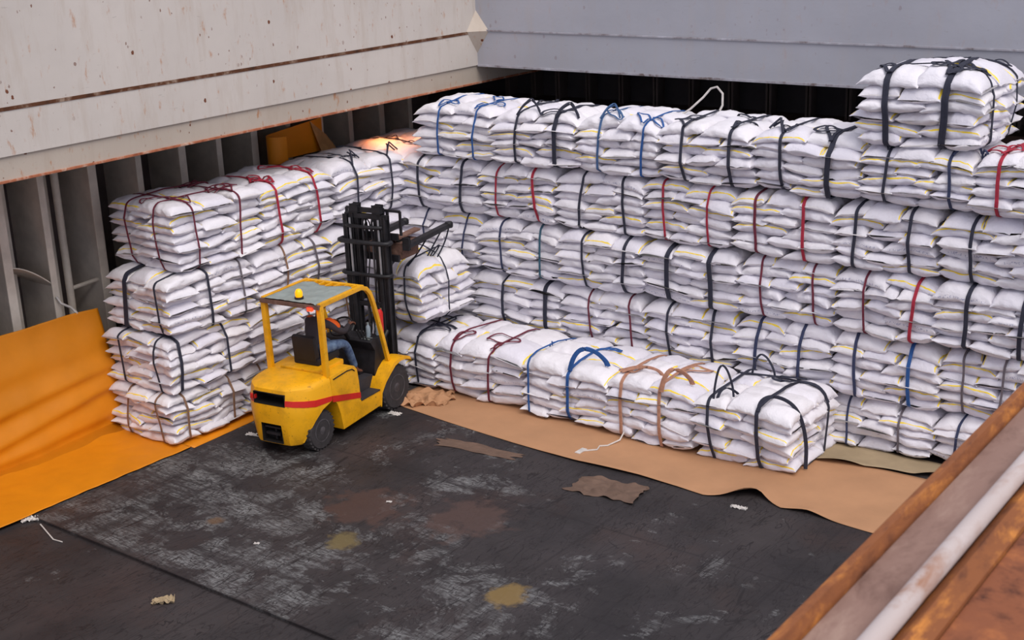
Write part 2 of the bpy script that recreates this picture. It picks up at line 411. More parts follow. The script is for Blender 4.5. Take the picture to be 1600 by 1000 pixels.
# the rusty hatch edge close to the camera (runs along Y)
e = empty('hatch_edge', (-1.3, 3, 5.4))
tag(e, 'rusty hatch coaming edge with flaking orange lip and pale pipe, lower right corner', 'hatch edge')
def rail(name, m, pts, **k2):
    g = MB(); g.prism(pts, lambda a, b, t: (a - 1.3 + 1.3, t - 3, b - 5.4), 0.6, 9.5, 0.006); o = g.build(name, M[m], e); return o
ex = lambda X: X + 1.3
rail('lip', 'rail_rust', [(ex(-1.39), 5.395), (ex(-1.375), 5.415), (ex(-1.35), 5.415), (ex(-1.335), 5.385), (ex(-1.335), 5.18), (ex(-1.38), 5.16), (ex(-1.39), 5.2)])
rail('channel', 'rail_brown', [(ex(-1.334), 5.372), (ex(-1.19), 5.378), (ex(-1.19), 5.1), (ex(-1.334), 5.1)])
g = MB(); g.tube([(ex(-1.165), -2.4, 0.0), (ex(-1.165), 6.5, 0.0)], 0.031, 20); g.build('pipe', M['rail_pipe'], e)
rail('rust_bead', 'rail_rust', [(ex(-1.145), 5.37), (ex(-1.11), 5.392), (ex(-1.055), 5.375), (ex(-1.055), 5.2), (ex(-1.145), 5.2)])
rail('plate', 'rail_plate', [(ex(-1.053), 5.362), (ex(-0.2), 5.362), (ex(-0.2), 5.1), (ex(-1.053), 5.1)])
rail('side_plate', 'rail_rust', [(ex(-1.37), 5.16), (ex(-1.34), 5.16), (ex(-1.34), 4.3), (ex(-1.37), 4.3)])
e.location.x = -1.27; e.rotation_euler.z = 0.0214

# ------------------------------------------------------------------ sacks
import numpy as np
NU, NV = 36, 30
def sack_shape(seed, L=0.77, W=0.50, T=0.176):
    r = random.Random(seed); o = seed * 7.31
    bend = r.uniform(-0.01, 0.045); slump = r.uniform(-0.13, 0.13)
    verts = []
    for i in range(NU + 1):
        u = -1 + 2 * i / NU
        uu = math.copysign(1 - (1 - abs(u)) ** 1.6, u)          # denser near the ends
        a = abs(uu)
        full = max((1 - a ** 6.5) ** 0.60 if a < 1 else 0, 0.03)
        wid = 0.5 * W * (0.96 - 0.04 * (1 - a ** 3) + 0.045 * a ** 12)
        for j in range(NV):
            th = 2 * PI * j / NV
            c, s_ = math.cos(th), math.sin(th)
            px = math.copysign(abs(c) ** 0.60, c); pz = math.copysign(abs(s_) ** 0.80, s_)
            y = wid * px; z = 0.5 * T * full * pz
            x = 0.5 * L * uu * (1 + 0.03 * abs(px) ** 4 * a ** 8)
            z *= 1 + 0.20 * nz(uu * 2.2 + o, px * 1.8, o) + slump * uu
            pl = math.sin(px * 10 + 5 * nz(px * 3, o, uu)) * (a ** 6) * (1 - a ** 16) * 0.008
            z += pl * (1 if s_ > 0 else 0.5)
            z += 0.014 * nz(uu * 4 + o, px * 3, s_ * 2 + o) * full + 0.005 * nz(uu * 12, px * 8 + o, s_ * 5)
            y += 0.016 * nz(uu * 4 + o, s_ * 3, 5.5) + 0.006 * nz(uu * 9 + o, s_ * 6, 2.5)
            x += 0.014 * nz(px * 3 + o, s_ * 1.5, uu * 1.0 + 9) * a
            z -= bend * uu * uu + 0.018 * max(0, a - 0.9) / 0.1 * (0.4 + 1.6 * nz(px * 2.2, uu * 3 + o, 2))
            if s_ < 0: z *= 0.9
            verts.append((x, y, z))
    return np.array(verts)
SHAPES = [sack_shape(s) for s in range(14)]
QUADS = []; UVS = []
for i in range(NU):
    for j in range(NV):
        a, b = i * NV + j, i * NV + (j + 1) % NV
        QUADS.append((a, a + NV, b + NV, b))
        UVS += [(i / NU, j / NV), ((i + 1) / NU, j / NV), ((i + 1) / NU, (j + 1) / NV), (i / NU, (j + 1) / NV)]
SF = QUADS + [tuple(range(NV)), tuple(NU * NV + j for j in range(NV))[::-1]]
UVF = np.array([q for p in UVS + [(0, 0)] * NV + [(1, 0)] * NV for q in p], dtype=np.float32)
TRUE = [True] * len(SF)
proto_me = bpy.data.meshes.new('sack'); proto_me.from_pydata([tuple(v) for v in SHAPES[0]], [], SF)
proto_me.uv_layers.new(name='UVMap').data.foreach_set('uv', UVF)
proto_me.polygons.foreach_set('use_smooth', TRUE); proto_me.materials.append(M['sack'])
QA = np.array(QUADS)

def hull2(P):
    P = sorted(set((round(a, 4), round(b, 4)) for a, b in P))
    cr = lambda o, a, b: (a[0] - o[0]) * (b[1] - o[1]) - (a[1] - o[1]) * (b[0] - o[0])
    lo = []
    for p in P:
        while len(lo) >= 2 and cr(lo[-2], lo[-1], p) <= 0: lo.pop()
        lo.append(p)
    hi = []
    for p in P[::-1]:
        while len(hi) >= 2 and cr(hi[-2], hi[-1], p) <= 0: hi.pop()
        hi.append(p)
    return lo[:-1] + hi[:-1]

def resample(P, step):
    out = []
    for i in range(len(P)):
        a, b = Vector(P[i]), Vector(P[(i + 1) % len(P)]); n = max(1, int((b - a).length / step))
        for k in range(n): out.append(a.lerp(b, k / n))
    return out

class Field:                                  # smooth random field: a few sine waves, evaluated on whole arrays
    def __init__(s, r, amp, freq):
        s.w = [(np.array([r.gauss(0, 1) * freq for _ in range(3)]), r.uniform(0, 6.28), amp * r.uniform(0.5, 1.0)) for _ in range(4)]
    def __call__(s, P): return sum(a * np.sin(P @ k + p) for k, p, a in s.w) / 1.6

def bale(loc, rz=0, W=1.44, D=1.33, H=0.86, slings=(), label='', group=None, full=True, seed=0, phase=None, side=(), loops=True, loose=0.02, top_mound=0.02, warp=1.0, roundness=1.0, arches=0.45, extra=(), nl=6):
    """slings: (offset along local x, colour, width) loops in the local y-z plane; side: the same along local y."""
    r = random.Random(seed * 13 + 5)
    e = empty('sack_bundle', loc, rz)
    tag(e, label, 'sack bundle', group)
    NL = nl
    h = H / NL
    ph = r.randint(0, 1) if phase is None else phase
    fx, fy, fz = Field(r, 0.022 * warp, 3.2), Field(r, 0.026 * warp, 3.4), Field(r, 0.024 * warp, 2.6)
    fz2 = Field(r, 0.011 * warp, 6.5)
    def warpf(P):
        Q = P.copy()
        X, Y, Z = P[:, 0], P[:, 1], P[:, 2]
        ex = np.clip(np.abs(X) / (W / 2), 0, 1.1); ey = np.clip(np.abs(Y) / (D / 2), 0, 1.1)
        top = np.clip((Z / H - 0.55) / 0.45, 0, 1); bot = np.clip((0.45 - Z / H) / 0.45, 0, 1)
        mid = np.clip(Z * (H - Z) / (H * H / 4), 0, 1)
        rr = roundness
        Q[:, 2] += -0.07 * rr * top * ex ** 5 - 0.05 * rr * top * ey ** 5 + 0.05 * rr * bot * ex ** 5 + 0.02 * rr * bot * ey ** 5
        Q[:, 2] += top_mound * top * (1 - ex ** 2) * (1 - ey ** 2)
        Q[:, 2] += (fz(P) + fz2(P)) * (0.25 + 0.75 * mid)
        Q[:, 1] += -0.03 * rr * np.sign(Y) * (top + bot) * ey ** 2
        Q[:, 0] += fx(P) * (0.5 + 0.5 * mid); Q[:, 1] += fy(P)
        for s_ in slings:        # bundle is drawn in where a sling runs
            k = np.exp(-((X - s_[0]) / 0.07) ** 2)
            Q[:, 1] -= np.sign(Y) * 0.028 * k * ey ** 3
            Q[:, 2] -= 0.03 * k * top; Q[:, 2] += 0.015 * k * bot
        for s_ in side:
            k = np.exp(-((Y - s_[0]) / 0.07) ** 2)
            Q[:, 0] -= np.sign(X) * 0.028 * k * ex ** 3
            Q[:, 2] -= 0.02 * k * top
        Q[:, 2] = np.maximum(Q[:, 2], 0.004 * (1 + np.sin(X * 9)))
        return Q
    allv, allf, base = [], [], 0
    for k in range(NL):
        z = (k + 0.5) * h
        lay = []
        q = k / (NL - 1)
        ox, oy = r.uniform(-0.015, 0.015), r.uniform(-0.025, 0.025)
        if (k + ph) % 2 == 0:
            split = r.uniform(-0.08, 0.08)
            for a in (-1, 1):
                for b in (-1, 0, 1):
                    if not full and b > -1: continue
                    lay.append((a * W * 0.25 + split / 2, b * D / 3, 0, W / 2 / 0.735, D / 3 / 0.455))
        else:
            for a in (-1, 0, 1):
                for b in (-1, 1):
                    if not full and b > 0: continue
                    lay.append((a * W / 3, b * D / 4, PI / 2, D / 2 / 0.70, W / 3 / 0.462))
        ask = r.uniform(-0.12, 0.12) if r.random() < 0.3 else r.uniform(-0.05, 0.05)
        for (x, y, rot, sx, sy_) in lay:
            sh = SHAPES[r.randrange(len(SHAPES))]
            p = Vector((x + ox + r.uniform(-loose, loose), y + oy + r.uniform(-loose, loose) * 1.2, z + r.uniform(-0.012, 0.012)))
            flip = PI if r.random() < 0.5 else 0
            rx, ry = r.uniform(-0.05, 0.05), r.uniform(-0.06, 0.06)
            if r.random() < 0.18: ry += r.uniform(-0.14, 0.14); rx += r.uniform(-0.08, 0.08)
            big = 1.18 if k == NL - 1 and r.random() < 0.3 else 1.0
            mat = Matrix.Translation(p) @ Euler((rx, ry, 0)).to_matrix().to_4x4() @ Matrix.Rotation(rot + flip + ask + r.uniform(-0.07, 0.07), 4, 'Z') @ Matrix.Diagonal((sx * r.uniform(0.95, 1.04), sy_ * r.uniform(0.93, 1.04), h / 0.143 * r.uniform(0.93, 1.12) * big, 1))
            m = np.array(mat); P = sh @ m[:3, :3].T + m[:3, 3]
            P = warpf(P)
            allv.append(P); allf.append(QA + base); base += len(P)
            lm = Matrix.Translation(p) @ Matrix.Rotation(rot + flip, 4, 'Z')
            im = np.array(lm.inverted()); V = P @ im[:3, :3].T + im[:3, 3]
            me = proto_me.copy(); me.vertices.foreach_set('co', V.astype(np.float32).ravel()); me.update()
            o = bpy.data.objects.new('sack', me); C.objects.link(o); o.parent = e
            o.matrix_local = lm
    bvh = BVHTree.FromPolygons(np.concatenate(allv).tolist(), np.concatenate(allf).tolist())
    cz = H * 0.5
    def topz(x, y):
        hh = bvh.ray_cast(Vector((x, y, 3)), Vector((0, 0, -1)))
        return hh[0].z if hh[0] is not None else H - 0.05
    def drape(Q, lift):
        z = [max(topz(x, y), topz(x + .02, y), topz(x, y + .02)) for x, y in Q]
        for _ in range(3): z = [max(z[i], (z[max(0, i - 1)] + z[i] + z[min(len(z) - 1, i + 1)]) / 3) for i in range(len(z))]
        return [Vector((x, y, zz + lift(i / (len(Q) - 1)))) for i, ((x, y), zz) in enumerate(zip(Q, z))]
    def flatdirs(P): return [Vector((0, 0, 1)).cross((P[min(i + 1, len(P) - 1)] - P[max(i - 1, 0)])) for i in range(len(P))]
    def make(pos, col, wid, axis):
        rs = random.Random(int(pos * 100) + seed * 31)
        half = (D if axis == 'x' else W) / 2
        pts = []
        lean = rs.uniform(-0.035, 0.035); wob = rs.uniform(0, 9)
        n = 130
        for i in range(n):
            a = 2 * PI * i / n
            dv = Vector((math.cos(a) * (half + 0.4), math.sin(a) * (H / 2 + 0.4)))
            dn = dv.normalized(); best = None
            for off in (-wid * 0.5, 0, wid * 0.5):
                if axis == 'x': o_ = Vector((pos + off, dv.x, cz + dv.y)); d_ = Vector((0, -dn.x, -dn.y))
                else: o_ = Vector((dv.x, pos + off, cz + dv.y)); d_ = Vector((-dn.x, 0, -dn.y))
                hit = bvh.ray_cast(o_, d_)
                if hit[0] is not None and hit[3] < dv.length - 0.2: best = hit[3] if best is None else min(best, hit[3])
            if best is None:
                if not full and axis == 'x' and dn.x > 0.3: sca = min(half / abs(dn.x), (H / 2) / max(1e-6, abs(dn.y))); p2 = dn * (sca - 0.1)
                else: continue
            else: p2 = dv - dn * best
            q2 = p2 + dn * 0.008
            q2.y = max(q2.y, -H / 2 + 0.006)
            pts.append((q2.x, q2.y))
        hp = resample(hull2(pts), 0.06)
        P = []
        for v_ in hp:
            s_ = pos + lean * (v_.y / (H / 2)) + 0.016 * nz(v_.x * 2.5, v_.y * 3 + wob, wob)
            P.append((s_, v_.x, cz + v_.y) if axis == 'x' else (v_.x, s_, cz + v_.y))
        wd = (1, 0, 0) if axis == 'x' else (0, 1, 0)
        g = MB(); g.ribbon(P, wd, wid, 0.012, closed=True)
        if wid > 0.055: g.ribbon([(Vector(p) + Vector(wd) * wid * 0.5) for p in P], wd, wid * 0.45, 0.02, closed=True)
        if loops:
            # the free eyes of the sling lie slack over the top edge
            def eye(front, dx, L_, wdth, sgn):
                Q = []; N = 40
                for i in range(N + 1):
                    t = i / N
                    al = front + sgn * L_ * math.sin(t * PI) ** 0.9
                    s_ = pos + dx * math.sin(t * PI) + wdth * math.sin(t * 2 * PI) + 0.015 * math.sin(t * 9 + wob)
                    Q.append((s_, al) if axis == 'x' else (al, s_))
                P2 = drape(Q, lambda t: 0.012 + 0.02 * abs(math.sin(t * 7 + wob)))
                g.ribbon(P2, flatdirs(P2), wid * 0.8, 0.011)
            def arch(front, dx, dep, hgt, sgn):
                for k_ in (0, 1):
                    Q = []; N = 30
                    for i in range(N + 1):
                        t = i / N
                        al = front + sgn * (dep * math.sin(t * PI * 0.8) + k_ * 0.05 * t)
                        s_ = pos + dx * (t + 0.10 * math.sin(2 * PI * t)) * (1 - 0.12 * k_)
                        Q.append((s_, al) if axis == 'x' else (al, s_))
                    P2 = drape(Q, lambda t: 0.012 + (hgt - 0.035 * k_) * math.sin(t * PI) ** 0.8)
                    g.ribbon(P2, wd, wid * 0.7, 0.012)
            f_ = -half + 0.07 if axis == 'x' else half - 0.07
            sg = 1 if axis == 'x' else -1
            if arches < 0: pass
            elif rs.random() < arches: arch(f_, rs.choice((1, 1, -1)) * rs.uniform(0.25, 0.42), rs.uniform(0.1, 0.25), rs.uniform(0.06, 0.17), sg)
            else: eye(f_, rs.uniform(-0.2, 0.25), rs.uniform(0.32, 0.5), rs.uniform(0.08, 0.14) * rs.choice((1, -1)), sg)
            if rs.random() < 0.8:
                eye(f_ + sg * rs.uniform(0.35, 0.6), rs.uniform(-0.3, 0.3), rs.uniform(0.24, 0.42) * rs.choice((1, -1)), rs.uniform(0.09, 0.15), sg)
        g.build('sling', M['sling_' + col], e)
    for s_ in slings: make(s_[0], s_[1], s_[2] if len(s_) > 2 else 0.038, 'x')
    for s_ in side: make(s_[0], s_[1], s_[2] if len(s_) > 2 else 0.038, 'y')
    for col, wid, pts in extra:
        P3 = [Vector(p) for p in pts]
        for _ in range(2): P3 = [P3[0]] + [q for a_, b_ in zip(P3, P3[1:]) for q in (a_.lerp(b_, .25), a_.lerp(b_, .75))] + [P3[-1]]
        g = MB(); g.ribbon(P3, (1, 0.4, 0), wid, 0.012); g.build('sling', M['sling_' + col], e)
    return e, topz

ORD = ['', 'first', 'second', 'third', 'fourth', 'fifth', 'sixth', 'seventh']
cname = dict(black='black', navy='navy', blue='blue', steel='steel-blue', red='red', maroon='dark red', tan='tan', brown='brown', grey='grey', teal='teal')
# ---- the tall wall of bundles on the right: row -> (x0, x1, [(x of sling, colour, width)])
ROWZ = {1: 0.02, 2: 0.69, 3: 1.55, 4: 2.42, 5: 3.29, 6: 4.12}
WALL = {
 5: [(-14.11, -12.52, [(-13.62, 'blue', .032), (-12.89, 'blue', .032)]), (-12.52, -11.06, [(-12.1, 'black', .04), (-11.4, 'black', .06)]),
     (-11.06, -9.67, [(-10.66, 'steel', .035), (-9.96, 'blue', .035)]), (-9.67, -8.24, [(-9.3, 'black', .045), (-8.58, 'black', .05)]),
     (-8.24, -6.74, [(-7.83, 'black', .045), (-7.17, 'black', .06)]), (-6.74, -5.32, [(-6.41, 'black', .04), (-5.61, 'navy', .04)]), (-5.30, -3.9, [(-5.01, 'red', .045)])],
 4: [(-14.45, -12.81, [(-14.05, 'black', .045), (-13.23, 'black', .05)]), (-12.81, -11.45, [(-12.54, 'red', .03), (-11.8, 'red', .045)]), (-11.45, -9.92, [(-11.01, 'black', .04), (-10.28, 'black', .04)]),
     (-9.92, -8.53, [(-9.61, 'red', .035), (-8.89, 'red', .03)]), (-8.51, -7.08, [(-8.18, 'maroon', .04), (-7.49, 'red', .045)]), (-7.06, -5.71, [(-6.78, 'black', .045), (-6.07, 'black', .045)]), (-5.69, -4.3, [(-5.28, 'black', .045)])],
 3: [(-14.45, -12.89, [(-13.99, 'navy', .03), (-13.22, 'navy', .03)]), (-12.89, -11.34, [(-12.48, 'navy', .035), (-11.75, 'teal', .035)]), (-11.34, -9.92, [(-10.92, 'black', .035), (-10.22, 'black', .055)]),
     (-9.92, -8.4, [(-9.53, 'black', .06), (-8.84, 'black', .06)]), (-8.4, -7.02, [(-8.07, 'maroon', .03), (-7.32, 'maroon', .03)]), (-7.02, -5.67, [(-6.6, 'maroon', .03), (-5.95, 'red', .045)]), (-5.66, -4.3, [(-5.29, 'black', .055), (-4.63, 'black', .055)])],
 2: [(-14.45, -13.06, []), (-13.04, -11.39, [(-12.47, 'black', .05), (-11.67, 'black', .06)]), (-11.39, -9.91, [(-10.87, 'maroon', .028), (-10.17, 'maroon', .03)]), (-9.91, -8.44, [(-9.53, 'black', .04), (-8.81, 'black', .045)]),
     (-8.44, -7.03, [(-8.14, 'navy', .05), (-7.48, 'navy', .045)]), (-7.03, -5.63, [(-6.7, 'navy', .045), (-5.98, 'blue', .05)]), (-5.61, -4.2, [(-5.31, 'grey', .03), (-4.82, 'grey', .03)])],
 1: [(-14.4, -12.9, []), (-12.9, -11.4, []), (-11.4, -9.95, []), (-9.95, -8.5, []), (-8.5, -7.07, []), (-7.05, -5.63, [(-6.76, 'navy', .03), (-6.06, 'grey', .03)]), (-5.61, -4.2, [(-5.32, 'navy', .035)])],
}
rown = {5: 'top row', 4: 'second-from-top row', 3: 'middle row', 2: 'second-lowest row', 1: 'floor row'}
def sling_words(sl):
    if not sl: return 'its slings hidden'
    cs = [cname[s[1]] for s in sl]
    if len(cs) == 1: return 'one ' + cs[0] + ' sling'
    return 'two %s slings' % cs[0] if cs[0] == cs[1] else '%s and %s slings' % tuple(cs)
sd = 100
for row, lst in WALL.items():
    vis = [b for b in lst if b[2]]
    for b in lst:
        x0, x1, sl = b; sd += 1; r = random.Random(sd)
        if sl:
            n_ = vis.index(b) + 1
            pos = 'rightmost' if n_ == len(vis) else ('leftmost' if n_ == 1 else ORD[n_] + ' from left')
            lab = 'sack bundle, %s, %s in back wall\'s %s' % (sling_words(sl), pos, rown[row])
        else:
            lab = 'mostly hidden sack bundle low in the back wall, behind the front row of bundles' if row == 1 else 'partly hidden sack bundle of the back wall, behind the bundle hung from the forks'
        full = row == 5 or (row == 4 and x0 > -6)
        bale(((x0 + x1) / 2, 15.76 + 0.665 + r.uniform(-0.03, 0.03) + (0.03 if row in (4, 2) else 0), ROWZ[row]), r.uniform(-0.012, 0.012), W=x1 - x0, H=ROWZ[row + 1] - ROWZ[row] - (0.015 if row < 5 else 0.03) - (0.05 if row == 5 and x0 > -7 else 0), roundness=0.8, nl=5 if row == 1 else 6,
             slings=[(s[0] - (x0 + x1) / 2, s[1], s[2]) for s in sl], label=lab, group='sling-tied sack bundles in the back wall', full=full, seed=sd, loops=(row == 5), loose=0.028)
# the single bundle on top of the wall
bale((-6.02, 16.5, 4.03), 0.0, W=1.52, D=1.5, H=0.88, roundness=0.8, arches=0, slings=[(-0.42, 'black', .065), (0.30, 'black', .072)], side=[(-0.35, 'black', .05), (0.4, 'black', .03)],
     label='single sack bundle with wide black slings sitting on top of the back wall', seed=777, loose=0.03, top_mound=0.10, phase=1)
# ---- front row on the kraft paper
FR = [(-14.28, -12.78, 14.46, 0.82, [(-13.16, 'black', .035)], [(0.0, 'black', .03)], 'sack bundle on the floor beneath the bundle hung from the forks'),
      (-12.75, -11.15, 14.47, 0.86, [(-12.45, 'maroon', .035), (-11.75, 'maroon', .035)], [], 'floor sack bundle with dark red slings lying slack on its top'),
      (-11.13, -9.74, 14.46, 0.86, [(-11.0, 'blue', .03), (-10.33, 'blue', .05)], [], 'floor sack bundle with bright blue slings coiled on its top'),
      (-9.72, -8.32, 14.41, 0.86, [(-9.45, 'tan', .05), (-8.82, 'tan', .05)], [], 'floor sack bundle with tan slings, between the blue-slung and the end bundle'),
      (-8.28, -6.92, 14.43, 0.86, [(-8.05, 'black', .045), (-7.38, 'black', .055)], [(0.33, 'black', .05)], 'white sack bundle with black slings at the right end of the front row')]
def arc2(col, wid, x, y, dx, dy, top, n=2, z0=0.84):
    out = []
    for k in range(n):
        q = k * 0.07
        out.append((col, wid, [(x + q * .3, y, z0 - 0.06), (x + dx * .10 + q * .3, y + dy * .08, z0 + top * .55), (x + dx * .33, y + dy * .3, z0 + top * (1.12 - q)), (x + dx * .66, y + dy * .6, z0 + top * (1.0 - q)), (x + dx * (.95 - q), y + dy * .9, z0 + top * .45), (x + dx * (1 - q), y + dy, z0 + 0.03)]))
    return tuple(out)
FX = {2: arc2('blue', .05, 0.11, -.63, 0.52, 0.22, 0.26),
      3: arc2('tan', .05, 0.20, -.63, 0.36, 0.25, 0.24) + arc2('tan', .04, 0.0, -.2, -0.55, -0.25, 0.10),
      4: arc2('black', .03, -0.44, -.62, 0.24, 0.10, 0.42, 1) + arc2('black', .03, -0.42, .38, 0.34, 0.02, 0.30, 1) + arc2('black', .04, -0.40, -.60, 0.20, 0.20, 0.12, 1) + (
         ('black', .05, [(0.22, -0.655, 0.80), (0.23, -0.62, 0.93), (0.33, -0.56, 1.0), (0.48, -0.5, 0.98), (0.62, -0.44, 0.88), (0.71, -0.40, 0.68), (0.755, -0.36, 0.36), (0.74, -0.34, 0.02)]),
         ('black', .04, [(0.72, 0.33, 0.70), (0.62, 0.30, 0.91), (0.40, 0.26, 0.95), (0.15, 0.12, 0.95), (0.02, 0.10, 0.97), (0.0, 0.24, 0.96), (0.12, 0.30, 0.95), (0.4, 0.36, 0.95)]))}
for i, (x0, x1, yf, H, sl, sd_, lab) in enumerate(FR):
    e, tz = bale(((x0 + x1) / 2, yf + 0.645, 0.012), 0.0, W=x1 - x0, D=1.31, H=H, slings=[(s[0] - (x0 + x1) / 2, s[1], s[2]) for s in sl], side=sd_, label=lab,
         group=None, seed=900 + i, loose=0.025, phase=0 if i == 4 else None, roundness=0.4 if i == 4 else 0.8, arches=(0.2, 0.0, -1, -1, -1)[i], loops=i < 4,
         extra=FX.get(i, ()))
# ---- the stack along the left side: local -y looks to +x, local x runs along world y
LS = {4: (2.38, 11.20, -14.42, [(1.55, [(-.42 + .02, 'maroon', .025), (.36, 'maroon', .03)], [(-0.3, 'maroon', .025), (.32, 'maroon', .03)]), (1.5, [(-.4, 'red', .04), (.38, 'red', .04)], []), (1.65, [(-.35, 'black', .035), (.42, 'black', .035)], [])]),
      3: (1.56, 10.96, -14.38, [(1.5, [(-.05, 'black', .04), (.55, 'grey', .03)], [(-.45, 'black', .035), (.28, 'black', .07)]), (1.5, [(-.1, 'brown', .03), (.5, 'grey', .035)], []), (1.75, [(-.3, 'grey', .035), (.4, 'grey', .035)], [])]),
      2: (0.76, 10.84, -14.40, [(1.45, [(-.52, 'black', .05), (.3, 'black', .035)], [(-.4, 'black', .03), (.35, 'black', .035)]), (1.5, [(-.4, 'grey', .03), (.4, 'grey', .03)], []), (1.75, [(-.4, 'brown', .03), (.4, 'brown', .03)], [])]),
      1: (0.02, 10.79, -14.42, [(1.35, [(-.40, 'brown', .035), (.42, 'brown', .035)], [(-.42, 'brown', .03), (.28, 'brown', .03)]), (1.5, [(-.4, 'brown', .03), (.4, 'brown', .03)], []), (1.75, [(-.4, 'brown', .03), (.4, 'brown', .03)], [])])}
lrow = {4: 'top row', 3: 'third row up', 2: 'second row up', 1: 'floor row'}
lpos = ['near end of left stack\'s %s', 'middle of left stack\'s %s', 'far end of left stack\'s %s']
for row, (z, y, xf, lst) in LS.items():
    for i, (L_, sl, sdl) in enumerate(lst):
        sd += 1; r = random.Random(sd)
        where = lpos[i] % lrow[row]
        bale((xf - 0.665, y + L_ / 2, z), PI / 2 + r.uniform(-0.015, 0.015), W=L_, D=1.33, H={4: 0.93, 3: 0.81, 2: 0.79, 1: 0.73}[row], nl=7 if row == 4 else 6, roundness=0.3 if i == 0 else 0.8, slings=sl, side=[(a, c_, w_) for a, c_, w_ in sdl],
             label='sack bundle, %s, %s' % (sling_words(sl), where), group='sling-tied sack bundles in the left stack', full=(i == 0 or row == 4), seed=sd, loops=(row == 4), loose=0.03)
        y += L_ + 0.02
bale((-15.08, 16.62, 2.42), PI / 2, W=1.75, D=1.5, H=0.92, slings=[(-.3, 'black', .03)], label='dim sack bundle in the corner behind the left stack and the back wall', seed=1400)
bale((-15.08, 16.62, 1.55), PI / 2, W=1.75, D=1.5, H=0.86, slings=[(-.3, 'black', .03)], label='sack bundle deep in the corner, just showing between left stack and back wall', seed=1401)
# ---- the bundle carried by the forklift
HB = (-13.62, 15.0, 1.02)
hb, hbtop = bale(HB, -0.06, W=1.42, D=1.18, H=0.93, slings=[(0.08, 'black', .03), (0.42, 'black', .03)], side=[(0.0, 'black', .02)], label='sack bundle hanging in black slings from the forks of the yellow forklift', seed=1500, phase=0, loops=False, loose=0.04, top_mound=0.12)

# ------------------------------------------------------------------ yellow tarpaulin, kraft paper, scraps
def tarp_pt(u, v):
    y = lerp(4.0, 10.95, u)
    # v: 0 top of the hanging part, .6 the fold at the floor, 1 the floor edge
    top = 1.83 - 0.05 * (y - 9) - 0.03 * math.sin(y * 2.2)
    if v < 0.6:
        t = v / 0.6
        z = top * (1 - t) + 0.02 * t
        x = -16.0 + 0.35 * t ** 1.5 + 0.05 * math.sin(t * PI)
        f = 0.0
        for c, k_, wdt, amp in ((0.50, -0.22, 0.055, 0.13), (0.68, -0.30, 0.05, 0.11), (0.28, -0.12, 0.09, 0.07), (0.86, -0.1, 0.05, 0.07)):
            tt = t + k_ * (y - 10.0) * -0.28
            q_ = (tt - c) / wdt
            f += amp * (math.exp(-q_ * q_) if q_ > 0 else math.exp(-q_ * q_ * 0.18))
        x += f * math.sin(min(1, t * 1.6) * PI / 2) * (0.8 + 0.3 * nz(y, t * 2))
        x += 0.05 * nz(y * 0.8, t * 3, 3) + 0.015 * nz(y * 3, t * 6, 8)
        x = min(x, -15.45)
    else:
        t = (v - 0.6) / 0.4
        x0 = -15.6; x = lerp(x0, -14.26 + 0.02 * nz(y * 2), t)
        z = 0.022 + 0.10 * math.exp(-t * 9) * (0.5 + 0.5 * nz(y * 1.3, 4)) + 0.012 * abs(nz(x * 3, y * 3)) 
    return (x, y, z)
g = MB(); g.grid(170, 90, tarp_pt, 0.006)
tag(g.build('tarpaulin', M['tarp'], sharp=180), 'orange-yellow tarpaulin hanging on the hull side and spread over the floor', 'tarpaulin')
g = MB(); g.grid(40, 8, lambda u, v: (lerp(-15.6, -14.22 - 0.1 * u, v), lerp(10.97, 13.3, u), 0.006 + 0.004 * nz(u * 9, v * 3)), 0.004)
tag(g.build('tarpaulin_strip', M['tarp'], sharp=180), 'narrow yellow tarpaulin edge showing under the left sack stack', 'tarpaulin')
# hung piece under the deck
def curl(u, v):
    y = lerp(14.3, 15.75, u); z = lerp(3.2, 3.62 + 0.12 * u, v)
    x = -16.12
    if u < 0.22:
        a = (0.22 - u) / 0.22 * PI * 1.1
        y = lerp(14.3, 15.75, 0.22) - 0.2 * math.sin(a); x = -16.12 + 0.17 * (1 - math.cos(a)) * 0.9
    return (x, y, z)
g = MB(); g.grid(40, 6, curl, 0.01); o = g.build('tarpaulin_piece', M['tarp'])
tag(o, 'folded piece of yellow tarpaulin wedged between hull frames above the left stack', 'tarpaulin')
g = MB(); g.grid(6, 5, lambda u, v: (-16.0 - 0.1 * v, lerp(15.60, 15.95, u) - 0.12 * v, lerp(3.2, 3.72, v) - 0.28 * u * v), 0.01)
g.build('folded_corner', M['tarp_back'], o)

EDGE = [(-13.4, 13.95), (-13.0, 13.72), (-12.63, 13.67), (-11.83, 13.58), (-10.6, 13.47), (-9.49, 13.41), (-8.54, 13.46), (-7.96, 13.44), (-7.57, 13.40), (-7.22, 13.56), (-6.98, 13.72), (-6.63, 13.58), (-6.31, 13.62), (-5.97, 13.59), (-5.51, 13.56), (-4.0, 13.5)]
def paper_pt(u, v):
    x = lerp(-13.15, -4.2, u); y = lerp(interp(EDGE, x), 15.3, v)
    z = 0.008 + 0.012 * max(0, nz(x * 0.9, y * 1.4, 2))
    lift = 0.13 * math.exp(-((x + 7.1) / 0.22) ** 2) + 0.05 * math.exp(-((x + 6.3) / 0.25) ** 2) + 0.03 * math.exp(-((x + 9) / 0.9) ** 2)
    z += lift * math.exp(-v * 9)
    return (x, y, z)
g = MB(); g.grid(140, 24, paper_pt, 0.003)
tag(g.build('paper_sheet', M['paper'], sharp=180), 'long brown kraft paper sheet under the front row of sack bundles', 'paper sheet')
def paper2(u, v):
    x = lerp(-7.0, -4.4, u); y = lerp(15.05 + 0.22 * (x + 7) + 0.05 * nz(x * 2.2), 15.82, v)
    z = 0.022 + (0.05 * max(0, math.sin((x + 6.9) * 5.1)) + 0.02) * math.exp(-v * 5)
    return (x, y, z)
